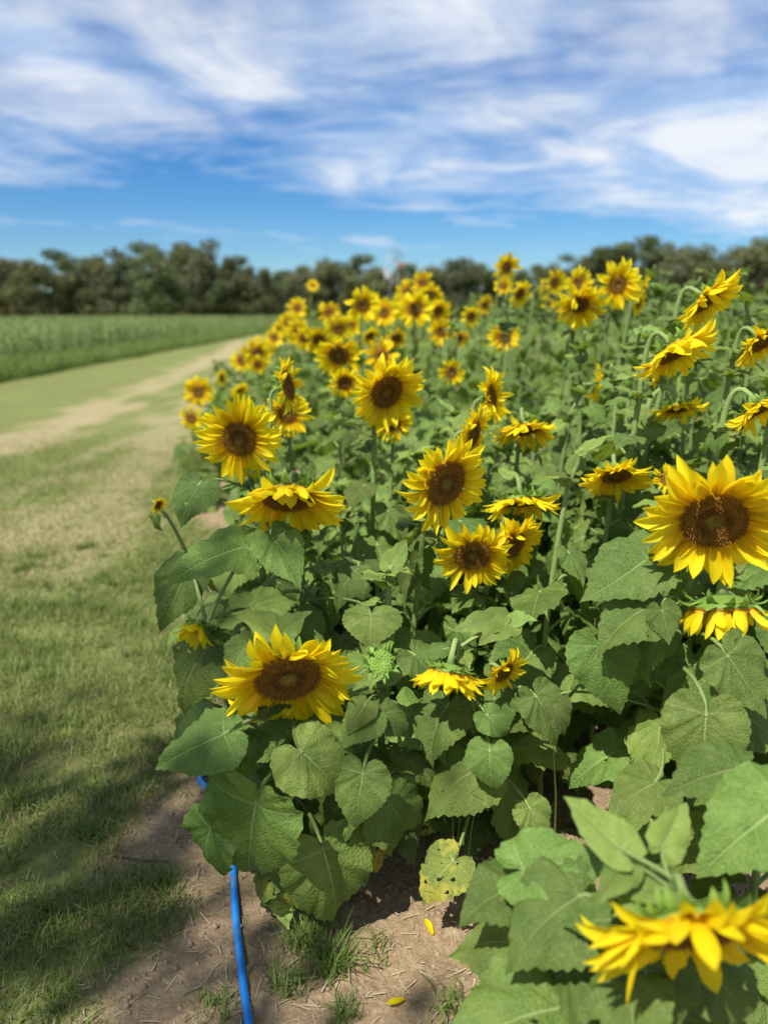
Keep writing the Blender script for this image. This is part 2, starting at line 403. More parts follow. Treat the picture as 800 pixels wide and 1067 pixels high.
# ------------------------------------------------------------------ leaf, petal, bract, disc meshes
OUT_T = [0, 3, 7, 13, 21, 31, 44, 59, 75, 95, 115, 135, 150, 162, 171, 176]
OUT_R = [1.0, .905, .825, .745, .68, .625, .575, .535, .50, .455, .415, .365, .305, .225, .125, .04]
def leaf_mesh(name, mat, seed, rows=32, cols=5, droop=0.35, fold=0.12, wf=1.0):
    """cordate toothed blade: rings of points around the petiole joint at the origin, tip at +Y"""
    r = random.Random(seed); V = []; UV = []; F = []
    ph = [r.uniform(0, 6.28) for _ in range(6)]; bendx = r.uniform(-0.12, 0.12)
    na = rows * 2 + 1
    # angles spaced evenly along the outline
    tt = np.linspace(0, 176, 400); rr_ = np.interp(tt, OUT_T, OUT_R)
    ox, oy = rr_ * np.sin(np.radians(tt)), rr_ * np.cos(np.radians(tt))
    arc = np.concatenate([[0], np.cumsum(np.hypot(np.diff(ox), np.diff(oy)))])
    half = np.interp(np.linspace(0, arc[-1], rows + 1), arc, tt)
    ang = np.concatenate([-half[::-1], half[1:]])
    rings = (0.0, .16, .32, .48, .64, .80, .92, 1.0) if cols > 2 else (0.0, .5, 1.0)
    lob = [1 + r.uniform(-.07, .07) for _ in range(2)]
    tv = [r.uniform(.4, 1.3) for _ in range(na)]
    for f in rings:
        for k, a in enumerate(ang):
            ra = float(np.interp(abs(a), OUT_T, OUT_R)) * lob[0 if a < 0 else 1] ** (abs(a) / 90)
            if f == 1.0 and 4 < abs(a) < 165:
                ra *= 1 + (0.026 if k % 2 else -0.022) * tv[k]
            x = f * ra * math.sin(R(a)) * wf * 1.0; y = f * ra * math.cos(R(a)); x *= .96
            ux, uy = x, y; e = f * f
            z = fold * abs(x) * 1.5 - 0.50 * x * x * (0.6 + fold * 4)
            z += 0.045 * e * math.sin(.09 * a + ph[0]) * min(1, ra * 2) + 0.026 * e * math.sin(.21 * a + ph[1]) + 0.014 * e * math.sin(.47 * a + ph[2])
            q = (uy - 0.85 * abs(ux)) * 6
            z += 0.024 * min(1, abs(x) * 9) * (0.5 - 0.5 * math.cos(2 * math.pi * q)) * (1 - f ** 4)
            if y < 0: z += 0.18 * y * y * (1 if r.random() < 2 else 0) - .10 * y * fold * 2
            k_ = droop * 1.6; yy = max(y, 0); th = k_ * yy
            yb = (math.sin(th) / k_) if y > 0 else y; zb = -(1 - math.cos(th)) / k_ if y > 0 else 0
            V.append((x + bendx * y * abs(y), yb + z * math.sin(th), zb + z * math.cos(th))); UV.append((ux, uy))
    for q in range(len(rings) - 1):
        for k in range(na - 1):
            a = q * na + k; F.append((a, a + na, a + na + 1, a + 1))
    return mesh_np(name, np.array(V), np.array(F), mat, uv=np.array(UV))
LEAVES = [leaf_mesh('leaf', M_LEAF, s, droop=d, fold=f, wf=w) for s, d, f, w in
          ((1, .25, .10, 1.0), (2, .45, .16, .92), (3, .60, .05, 1.06), (4, .10, .22, .95), (5, .75, .14, 1.0), (6, .35, .0, 1.08), (7, .9, .1, .9), (8, .5, .28, .95))]
YOUNGS = [leaf_mesh('leaf', M_YOUNG, s, rows=14, cols=4, droop=d, fold=f, wf=w) for s, d, f, w in ((21, .3, .3, .8), (22, .6, .2, .72), (23, .1, .25, .85))]
OLDS = [leaf_mesh('leaf', M_OLD, s, droop=d, fold=f, wf=w) for s, d, f, w in ((31, .7, .2, .95), (32, 1.0, .1, .9))]
FARL = [leaf_mesh('leaf', M_LEAF, s, rows=9, cols=2, droop=d, fold=f, wf=w) for s, d, f, w in ((41, .3, .1, 1.0), (42, .6, .15, .95), (43, .9, .1, 1.0))]

def petal_mesh(name, seed, bend=0.3, cup=0.5, twist=0.0, rows=7, cols=4):
    r = random.Random(seed); V = []; UV = []; F = []
    for i in range(rows + 1):
        t = i / rows
        w = 0.150 * (0.62 + 1.75 * t * (1 - t) ** 0.62) * (1 - t ** 6)
        if i == rows: w = 0.004
        for j in range(cols + 1):
            s = j / cols * 2 - 1
            x = s * w; z = cup * w * (s * s) * 0.7 + 0.012 * math.cos(s * 7.0) * (1 - t)
            th = bend * t * 1.3; k = max(bend * 1.3, 1e-4) if bend >= 0 else min(bend * 1.3, -1e-4)
            y = math.sin(th) / k; zb = -(1 - math.cos(th)) / k
            a = twist * t; xx = x * math.cos(a) - z * math.sin(a); zz_ = x * math.sin(a) + z * math.cos(a)
            V.append((xx + 0.04 * r.uniform(-1, 1) * t * w, y + zz_ * math.sin(th), zb + zz_ * math.cos(th))); UV.append((s * 0.5, t))
    C = cols + 1
    for i in range(rows):
        for j in range(cols):
            a = i * C + j; F.append((a, a + 1, a + C + 1, a + C))
    return V, F, UV
PET_G = [petal_mesh('petal', s, b, c, tw) for s, b, c, tw in ((1, .25, .5, .1), (2, .55, .8, -.25), (3, -.2, .5, .2), (4, .1, 1.2, 0), (5, .8, .7, .35), (6, -.5, .6, -.15))]
PETALS = [mesh_np('petal', np.array(V), np.array(F), M_PETAL, uv=np.array(UV)) for V, F, UV in PET_G]
PET_LOW = [petal_mesh('petal', s, b, c, tw, rows=4, cols=2) for s, b, c, tw in ((1, .25, .5, .1), (2, .6, .8, -.2), (3, -.3, .5, .2))]
def bract_geo(seed, bend):
    V, F, UV = petal_mesh('bract', seed, bend, 0.6, 0, rows=5, cols=2)
    V2 = []
    for (x, y, z), (s, t) in zip(V, UV):
        w = 1.5 * (1 - t) ** 0.8 + 0.05
        V2.append((s * 0.34 * w, y, z))
    return V2, F, UV
BR_G = [bract_geo(s, b) for s, b in ((1, .5), (2, -.6), (3, 1.0))]
BRACTS = [mesh_np('bract', np.array(V), np.array(F), M_BRACT, uv=np.array(UV)) for V, F, UV in BR_G]
def disc_mesh(nfl, seed):
    r = random.Random(seed); b = MB(); GA = math.pi * (3 - math.sqrt(5))
    # base cushion, unit radius
    n = 20; b.v.append(Vector((0, 0, 0.05)))
    rings = (0.3, 0.6, 0.85, 1.0, 1.02)
    for q, rr in enumerate(rings):
        z = 0.05 + 0.14 * math.sin(min(1, rr) * math.pi * 0.85) - (0.10 if q == 4 else 0) - (0.04 if rr == 1.0 else 0)
        for k in range(n): b.v.append(Vector((rr * math.cos(2 * math.pi * k / n), rr * math.sin(2 * math.pi * k / n), z)))
    for k in range(n): b.f.append((0, 1 + k, 1 + (k + 1) % n))
    for q in range(len(rings) - 1):
        for k in range(n):
            a = 1 + q * n; c = a + n; k2 = (k + 1) % n; b.f.append((a + k, c + k, c + k2, a + k2))
    for i in range(nfl):
        rr = math.sqrt((i + 0.5) / nfl) * 0.99; a = i * GA
        z = 0.05 + 0.14 * math.sin(rr * math.pi * 0.85); s = 0.95 / math.sqrt(nfl) * (0.85 if rr < .35 else 1.0)
        hgt = (0.05 if rr < 0.3 else (0.085 if rr < 0.75 else 0.12)) * r.uniform(0.6, 1.35)
        c = Vector((rr * math.cos(a), rr * math.sin(a), z)); o = Vector((math.cos(a), math.sin(a), 0)); tn = Vector((-o.y, o.x, 0))
        lean = o * (0.05 * rr * r.uniform(-1, 1.4)) + tn * r.uniform(-.03, .03); m = len(b.v)
        for q, (d1, d2) in enumerate(((1, 0), (0, 1), (-1, 0), (0, -1))): b.v.append(c + (o * d1 + tn * d2) * s * 0.95 - Vector((0, 0, .02)))
        b.v.append(c + lean + Vector((0, 0, hgt)))
        for q in range(4): b.f.append((m + q, m + (q + 1) % 4, m + 4))
    return b.mesh('disc', M_DISC, smooth=False)
DISCS = [disc_mesh(430, 1), disc_mesh(430, 2)]; DISC_LOW = disc_mesh(90, 3)
DISC_BUD = disc_mesh(60, 4); DISC_BUD.materials[0] = M_BRACT
def receptacle_mesh():
    b = MB(); n = 18
    prof = ((0.14, -0.34), (0.30, -0.31), (0.62, -0.22), (0.92, -0.10), (1.03, 0.0), (1.0, 0.05))
    for rr, z in prof:
        for k in range(n): b.v.append(Vector((rr * math.cos(2 * math.pi * k / n), rr * math.sin(2 * math.pi * k / n), z)))
    for q in range(len(prof) - 1):
        for k in range(n):
            k2 = (k + 1) % n; b.f.append((q * n + k, q * n + k2, (q + 1) * n + k2, (q + 1) * n + k))
    b.f.append(tuple(reversed(range(n)))); b.f.append(tuple((len(prof) - 1) * n + k for k in range(n)))
    return b.mesh('flower_head', M_BRACT)
RECEPT = receptacle_mesh()

def frame(n, roll=0.0):
    """rotation whose Z is n and whose Y is as near up as can be"""
    n = n.normalized(); up = Vector((0, 0, 1))
    if abs(n.z) > 0.985: up = Vector((0, 1, 0))
    x = up.cross(n).normalized(); y = n.cross(x)
    m = Matrix((x, y, n)).transposed()
    return m @ Matrix.Rotation(roll, 3, 'Z')
def T4(loc, rot3, s=1.0):
    return Matrix.Translation(loc) @ rot3.to_4x4() @ Matrix.Diagonal((s, s, s, 1))

def make_head(parent, base, P, n, Rad, rd, roll, near, rr, open_=1.0, npet=None, folded=(), ptilt=0.0):
    """flower head whose disc has radius rd, ray tips reach Rad; near heads get every petal as a piece"""
    rot = frame(n, roll)
    head = link('flower_head', RECEPT, parent, T4(P - base, rot, rd))
    link('disc', rr.choice(DISCS) if near else DISC_LOW, head)
    L = (Rad - rd * 0.90) / rd                                    # petal length in disc radii
    npet = int(npet * 1.55) if npet else (56 if near else 36)
    pb = MB(); items = []
    for k in range(npet):
        a = 2 * math.pi * (k + rr.uniform(-.40, .40)) / (npet / 2); layer = k % 2
        a += layer * math.pi / (npet / 2)
        dirl = Vector((-math.sin(a), math.cos(a), 0)); dw = rot @ dirl
        tilt = rr.gauss(0.12, 0.12) + (0.10 if layer else -0.05) + (1 - open_) * 1.1 + ptilt * rr.uniform(.7, 1.25)
        tilt += 0.55 * max(0, -n.z) * rr.uniform(0.5, 1.25) + 0.25 * dw.z * (1 - abs(n.z)) * rr.uniform(0, 1)
        if near and dw.z > 0.45 and n.z < -.5 and rr.random() < .14: tilt += rr.uniform(0.6, 1.2)
        ln = L * rr.uniform(0.82, 1.16); wd = (0.60 + 0.42 * L) * rr.uniform(0.82, 1.2) * (1 if near else 1.35)
        if near and rr.random() < .05: ln *= rr.uniform(.5, .8)
        M = Matrix.Rotation(a, 4, 'Z') @ Matrix.Translation((0, 0.93, 0.0 + 0.03 * layer)) @ Matrix.Rotation(tilt, 4, 'X') @ Matrix.Rotation(rr.gauss(0, .12), 4, 'Z') @ Matrix.Rotation(rr.gauss(0, .25), 4, 'Y') @ Matrix.Diagonal((wd, ln, ln, 1))
        items.append(M)
    for (ang, tl, lf) in folded:                                   # petals flopped over the face
        a = R(ang); items.append(Matrix.Rotation(a, 4, 'Z') @ Matrix.Translation((0, 0.95, 0.08)) @ Matrix.Rotation(tl, 4, 'X') @ Matrix.Diagonal((.9 + .3 * L, L * lf, L * lf, 1)))
    nb = 26 if near else 14; bitems = []
    for k in range(nb):
        a = 2 * math.pi * (k + rr.uniform(-.3, .3)) / (nb / 2); layer = k % 2
        M = Matrix.Rotation(a, 4, 'Z') @ Matrix.Translation((0, 0.80 if layer else 0.96, -0.16 if layer else -0.06)) @ Matrix.Rotation(rr.uniform(-.35, .30) - .15 * layer, 4, 'X') @ Matrix.Rotation(rr.gauss(0, .15), 4, 'Z') @ Matrix.Diagonal((.72, rr.uniform(.42, .62), .6, 1))
        bitems.append(M)
    if near:
        for M in items: link('petal', rr.choice(PETALS), head, M)
        if n.z < -0.45 or n.y > -0.5:
            for M in bitems: link('bract', rr.choice(BRACTS), head, M)
        else:
            b2 = MB()
            for M in bitems: V, F, _ = rr.choice(BR_G); b2.add(V, F, M)
            tag(link('bracts', b2.mesh('bracts', M_BRACT), head), kind='stuff')
    else:
        UVs = []
        for M in items:
            V, F, UV = rr.choice(PET_LOW); pb.add(V, F, M); UVs += UV
        tag(link('petals', mesh_np('petals', pb.v, pb.f, M_PETAL, uv=np.array(UVs)), head), kind='stuff')
        b2 = MB()
        for M in bitems: V, F, _ = rr.choice(BR_G); b2.add(V, F, M)
        tag(link('bracts', b2.mesh('bracts', M_BRACT), head), kind='stuff')
    return head

def make_bud(parent, base, P, n, rd, rr, yellow=0.0):
    """closed bud: bracts curled over the face, a few ray tips showing"""
    rot = frame(n, rr.uniform(-1, 1)); head = link('flower_bud', RECEPT, parent, T4(P - base, rot, rd))
    link('disc', DISC_BUD, head)
    for k in range(24):
        a = 2 * math.pi * (k + rr.uniform(-.3, .3)) / 8; layer = k % 3
        M = Matrix.Rotation(a, 4, 'Z') @ Matrix.Translation((0, 0.95 - .1 * layer, -0.08 - .1 * layer)) @ Matrix.Rotation((1.5, 0.8, 0.1)[layer] + rr.uniform(-.3, .3), 4, 'X') @ Matrix.Diagonal((.9, rr.uniform(.8, 1.1), .8, 1))
        link('bract', rr.choice(BRACTS), head, M)
    if yellow > 0:
        for k in range(16):
            a = 2 * math.pi * (k + rr.uniform(-.3, .3)) / 16
            M = Matrix.Rotation(a, 4, 'Z') @ Matrix.Translation((0, 0.85, 0.05)) @ Matrix.Rotation(rr.uniform(.75, 1.4), 4, 'X') @ Matrix.Diagonal((yellow * 1.5, yellow * rr.uniform(1, 1.4), yellow, 1))
            link('petal', rr.choice(PETALS), head, M)
    return head

def leaf_matrix(pos, ydir, nrm, L, wf=1.0):
    y = ydir.normalized(); z = (nrm - y * nrm.dot(y))
    z = z.normalized() if z.length > 1e-4 else y.orthogonal().normalized()
    x = y.cross(z)
    return Matrix.Translation(pos) @ Matrix((x, y, z)).transposed().to_4x4() @ Matrix.Diagonal((L * wf, L, L, 1))

HEADS_PX = []      # (px, py, radius, depth) of heads that leaves should not cover
def covers_head(p, rad):
    x, y, d = proj(p); r = FPX * rad / max(d, .1)
    for (hx, hy, hr, hd) in HEADS_PX:
        kf = (.75, .72) if hd < 2.6 else (.35, .6)
        if d < hd + 0.02 and math.hypot(x - hx, y - hy) < r * kf[0] + hr * kf[1]: return True
    return False
EXTRA = {}         # plant id -> hand-placed leaves

def plant(P, n, Rad, label, group=None, near=True, rr=None, base=None, disc=0.47, roll=0.0, lean=1.0, kind='flower', nleaf=None, leafs=1.0, pid=None,
          open_=1.0, npet=None, folded=(), ptilt=0.0, minleaf=0.10, maxleaf=0.86, name='sunflower'):
    rr = rr or random.Random(hash((round(P.x, 3), round(P.y, 3))) & 0xffff)
    nh = Vector((n.x, n.y, 0))
    if base is None:
        off = nh * (0.07 + 0.10 * P.z) * lean + Vector((rr.uniform(-.04, .04), rr.uniform(0, .05), 0))
        base = Vector((P.x, P.y, 0)) - off
    else: base = Vector(base)
    base.z = ground_z1(base.x, base.y) - 0.02
    root = link('sunflower', None); root.location = base
    root.empty_display_size = 0.05
    tag(root, label, 'sunflower', group)
    back = P - n * (Rad * disc * 0.32)
    down = max(0.0, -n.z)
    hd = Vector((base.x - P.x, base.y - P.y, 0)); hd = hd.normalized() if hd.length > .02 else Vector((.3, 1, 0)).normalized()
    S = back + hd * (.035 + .05 * down) + Vector((0, 0, -.10 + .05 * down))
    ts = (S - base).normalized(); bow = Vector((rr.uniform(-.03, .03), rr.uniform(-.02, .02), 0))
    n1 = 9 if near else 5; n2 = 9 if near else 5; hh = (.060 + .030 * down) if kind == 'flower' else .03
    p_a = base + Vector((0, 0, 1)) * (S - base).length * .33 + bow; p_b = S - ts * (S - base).length * .33 + bow
    pts = bez(base, p_a, p_b, S, n1)[:-1]; tn = (S - p_b).normalized()
    pts += bez(S, S + tn * hh, back - n * hh * .9, back, n2)[:-1]
    pts.append(back); nseg = len(pts)
    r0 = 0.0070 + 0.003 * rr.random(); sm = MB()
    if not near: r0 *= .85
    fin = Rad * disc * .22 if kind == 'flower' else r0 * .6
    sm.tube(pts, [r0 * (1 - 0.40 * (i / (nseg - 1))) if i < nseg - 2 else (r0 * .62 if i == nseg - 2 else max(fin, r0 * .6)) for i in range(nseg)], 9 if near else 5)
    arc_ = [0.0]
    for q in range(1, nseg): arc_.append(arc_[-1] + (pts[q] - pts[q - 1]).length)
    def along(t):
        D = t * arc_[-1]
        for i in range(nseg - 1):
            if arc_[i + 1] >= D: return pts[i].lerp(pts[i + 1], (D - arc_[i]) / max(1e-6, arc_[i + 1] - arc_[i]))
        return pts[-1]
    leaves = []
    H = P.z
    nl = nleaf if nleaf is not None else (20 if near else 14)
    az = rr.uniform(0, 6.28)
    for k in range(nl):
        t = minleaf + (maxleaf - minleaf) * (k + rr.uniform(-.2, .2)) / max(1, nl - 1)
        t = min(max(t, 0.05), 0.92)
        az += 2.4 + rr.uniform(-.35, .35)
        s = along(t)
        sz = (0.62 + 0.9 * math.sin(math.pi * min(1, (t * 0.95 + 0.12))) ** 1.0) * 0.106 * leafs * rr.uniform(.82, 1.15)
        if t > .72: sz *= 0.75
        out = Vector((math.cos(az), math.sin(az), 0))
        lp = sz * rr.uniform(.42, .70)
        up = rr.uniform(.15, .55)
        lb = s + (out * math.cos(up) + Vector((0, 0, math.sin(up)))) * lp
        dr = rr.gauss(0.45, 0.42)
        yd = out * math.cos(dr) - Vector((0, 0, math.sin(dr)))
        yd = yd + Vector((rr.uniform(-.25, .25), rr.uniform(-.25, .25), 0))
        nr = Vector((0, 0, 1)) + out * math.sin(dr) * 0.9 + SUN_DIR * 0.35 + Vector((rr.uniform(-.6, .6), rr.uniform(-.6, .6), 0))
        c = lb + yd * sz * 0.45
        if lb.z < 0.05: continue
        if covers_head(c, sz * 0.5) or covers_head(lb, 0.02): continue
        if t < .2 and rr.random() < .35: me = rr.choice(OLDS if near else FARL)
        elif t > .8 and rr.random() < .7: me = rr.choice(YOUNGS if near else FARL)
        else: me = rr.choice(LEAVES if near else FARL)
        leaves.append((s, lb, yd, nr, sz, me, rr.uniform(.9, 1.1)))
    for e in EXTRA.get(pid, ()):
        bp, tp, db, dt, sort, wf, nh_ = e
        lb = at(*bp, db); tp3 = at(*tp, dt); yd = tp3 - lb
        lb.z = max(lb.z, .03)
        tocam = (CAM - lb).normalized()
        nr = tocam * 0.55 + Vector((0, 0, 1)) * 0.6 + SUN_DIR * .3 if nh_ is None else Vector(nh_)
        # petiole root: the stem point a little below the leaf base
        best = min((along(q / 40) for q in range(2, 38)), key=lambda s: (s - lb).length + 0.6 * max(0, s.z - lb.z + 0.03))
        me = rr.choice({'n': LEAVES, 'y': YOUNGS, 'o': OLDS}[sort])
        leaves.append((best, lb, yd, nr, yd.length * 1.04, me, wf))
    for (s, lb, yd, nr, sz, me, wf) in leaves:
        d = lb - s
        pr = 0.0038 * min(1.0, sz / 0.15) + .0006
        mid1 = s + d * 0.35 + Vector((0, 0, d.length * 0.12)); mid2 = lb - yd.normalized() * min(0.03, d.length * .3) + Vector((0, 0, d.length * 0.06))
        sm.tube(bez(s, mid1, mid2, lb + yd.normalized() * 0.004, 7 if near else 4), [pr * 1.35, pr * 1.1, pr, pr, pr, pr * .9, pr * .8] if near else pr, 6 if near else 4, cap=False)
        link('leaf', me, root, leaf_matrix(lb - base, yd, nr, sz, wf))
    link('stem', mesh_np('stem', [v - base for v in sm.v], sm.f, M_STEM), root)
    if kind == 'flower':
        make_head(root, base, P, n, Rad, Rad * disc, roll, near, rr, open_, npet, folded, ptilt)
        # small pale leaves at the neck behind the head
        if near:
            for k in range(4):
                a = rr.uniform(0, 6.28); s = along(rr.uniform(.80, .92)); out = Vector((math.cos(a), math.sin(a), rr.uniform(.0, .7)))
                sz = rr.uniform(.045, .085)
                if covers_head(s + out * sz * .6, sz * .3): continue
                link('leaf', rr.choice(YOUNGS), root, leaf_matrix(s - base + out * .012, out, Vector((0, -.2, 1)), sz))
    elif kind == 'bud' or kind == 'budy':
        make_bud(root, base, P, n, Rad, rr, 0.0 if kind == 'bud' else open_)
        for k in range(6):
            a = k * 1.05 + rr.uniform(-.3, .3); s = along(rr.uniform(.86, .97)); out = Vector((math.cos(a), math.sin(a), rr.uniform(-.1, .6)))
            sz = rr.uniform(.035, .07)
            link('leaf', rr.choice(YOUNGS), root, leaf_matrix(s - base + out * .006, out, Vector((0, -.2, 1)), sz, .8))
    else:      # leafy tip
        for k in range(5):
            a = k * 1.3 + rr.uniform(-.3, .3); s = along(rr.uniform(.88, .99)); out = Vector((math.cos(a), math.sin(a), rr.uniform(.2, .9)))
            sz = rr.uniform(.05, .10)
            if covers_head(s + out * sz * .6, sz * .4): continue
            link('leaf', rr.choice(YOUNGS if near else FARL), root, leaf_matrix(s - base + out * .006, out, Vector((0, -.2, 1)), sz, .85))
    return root
def nvec(yaw, pitch):
    y, p = R(yaw), R(pitch); return Vector((math.sin(y) * math.cos(p), -math.cos(y) * math.cos(p), math.sin(p)))

# hand-placed leaves: plant id -> ((base px), (tip px), depth base, depth tip, sort, width factor, normal)
def L_(pid, b, t, db, dt, sort='n', wf=1.0, nr=None): EXTRA.setdefault(pid, []).append((b, t, db, dt, sort, wf, nr))
L_('hose', (267, 837), (250, 944), 1.44, 1.50, wf=1.0); L_('hose', (220, 862), (190, 935), 1.52, 1.55, wf=1.0)
L_('hose', (337, 886), (365, 980), 1.52, 1.55, wf=1.05); L_('hose', (314, 783), (372, 832), 1.44, 1.42, wf=1.1)
L_('hose', (355, 835), (308, 890), 1.55, 1.57); L_('hose', (234, 765), (157, 797), 1.46, 1.44, wf=1.0)
L_('hose', (273, 748), (254, 820), 1.58, 1.52, wf=.95); L_('hose', (290, 900), (262, 978), 1.58, 1.60, 'o', 1.0)
L_('hose', (283, 905), (235, 948), 1.60, 1.62, 'o', .8); L_('hose', (290, 661), (250, 636), 1.52, 1.46, 'y', 1.1, (0, -.5, 1))
L_('hose', (294, 661), (318, 633), 1.52, 1.50, 'y', 1.1, (.1, -.6, 1)); L_('hose', (258, 672), (222, 712), 1.55, 1.5)
L_('bud', (378, 806), (369, 870), 1.46, 1.43, wf=1.2); L_('bud', (406, 837), (447, 892), 1.55, 1.57, wf=1.1)
L_('bud', (384, 745), (352, 775), 1.50, 1.46, wf=1.0); L_('bud', (398, 742), (433, 768), 1.52, 1.5, wf=.9)
L_('bud', (385, 862), (408, 935), 1.60, 1.62, 'o', .6); L_('bud', (380, 735), (361, 762), 1.5, 1.46, 'n', 1.1)
L_('smallbloom', (217, 676), (156, 740), 1.72, 1.66); L_('smallbloom', (195, 597), (165, 657), 1.85, 1.8); L_('smallbloom', (255, 570), (172, 590), 1.72, 1.62, wf=.9)
L_('face', (285, 562), (320, 602), 1.70, 1.64); L_('face', (207, 505), (182, 545), 1.95, 1.9); L_('droop', (375, 590), (335, 622), 1.78, 1.72)
L_('droop', (387, 640), (384, 676), 1.70, 1.66, wf=1.6); L_('droop', (262, 632), (315, 610), 1.65, 1.72, wf=.9)
L_('pair', (510, 782), (508, 830), 1.52, 1.48, wf=1.1); L_('pair', (558, 725), (592, 775), 1.60, 1.57); L_('pair', (551, 841), (576, 880), 1.58, 1.55, wf=1.1)
L_('pair', (472, 897), (426, 936), 1.56, 1.53, 'o', 1.1); L_('pair', (498, 800), (430, 835), 1.6, 1.56, wf=1.0); L_('pair', (507, 745), (535, 770), 1.52, 1.5, 'n')
L_('pair', (528, 650), (482, 640), 1.64, 1.58, 'y', 1.0, (0, -.5, 1)); L_('pair', (530, 648), (556, 640), 1.64, 1.6, 'y', 1.1, (0, -.5, 1)); L_('pair', (528, 652), (500, 668), 1.62, 1.56, 'y', 1.0)
L_('big', (624, 673), (643, 752), 1.50, 1.46, wf=.95); L_('big', (735, 744), (733, 832), 1.33, 1.29, wf=1.15); L_('big', (757, 683), (802, 742), 1.36, 1.34, wf=1.1)
L_('big', (674, 582), (614, 630), 1.50, 1.44, wf=1.05); L_('big', (678, 632), (612, 652), 1.46, 1.40, wf=.9); L_('big', (689, 636), (700, 670), 1.42, 1.40, wf=1.1)
L_('big', (683, 815), (632, 838), 1.40, 1.36, wf=1.0); L_('big', (575, 730), (588, 772), 1.6, 1.56)
L_('near', (603, 933), (512, 985), 1.10, 1.05, wf=1.05); L_('near', (540, 925), (477, 932), 1.2, 1.14, wf=1.0); L_('near', (584, 1050), (448, 1066), 1.08, 1.02, wf=1.0)
L_('near', (646, 884), (586, 826), 1.00, 1.05, 'y', .85, (-.1, -.5, .9)); L_('near', (690, 882), (716, 836), 1.03, 1.06, 'y', 1.0, (.2, -.7, .7)); L_('near', (652, 905), (622, 938), .99, .95, 'y', .9)
L_('side', (815, 838), (728, 900), 1.10, 1.05, wf=1.1); L_('side', (770, 800), (700, 812), 1.25, 1.2); L_('near', (672, 1012), (690, 1110), 1.02, 1.0, wf=1.25); L_('near', (740, 1010), (800, 1080), 1.05, 1.0, wf=1.2)
L_('near', (545, 905), (640, 880), 1.16, 1.12, wf=.9)

GRP_FAR = 'sunflowers crowding the back of the bed'
LAB_FAR = 'small out of focus sunflower in the crowd at the back of the bed'
def far_label(yaw, pit, P, Rad):
    u = P.x - edge_x(P.y)
    pose = 'drooping' if pit < -28 else ('sideways turned' if abs(yaw) > 42 else 'open faced')
    size = 'large' if Rad > .105 else ('small' if Rad < .085 else 'middling')
    where = 'on the track side edge of the bed' if u < .55 else ('rising above the bed against the trees' if P.z > 1.33 else 'among the leaves deep in the bed')
    return f'{size} {pose} out of focus sunflower {where}'
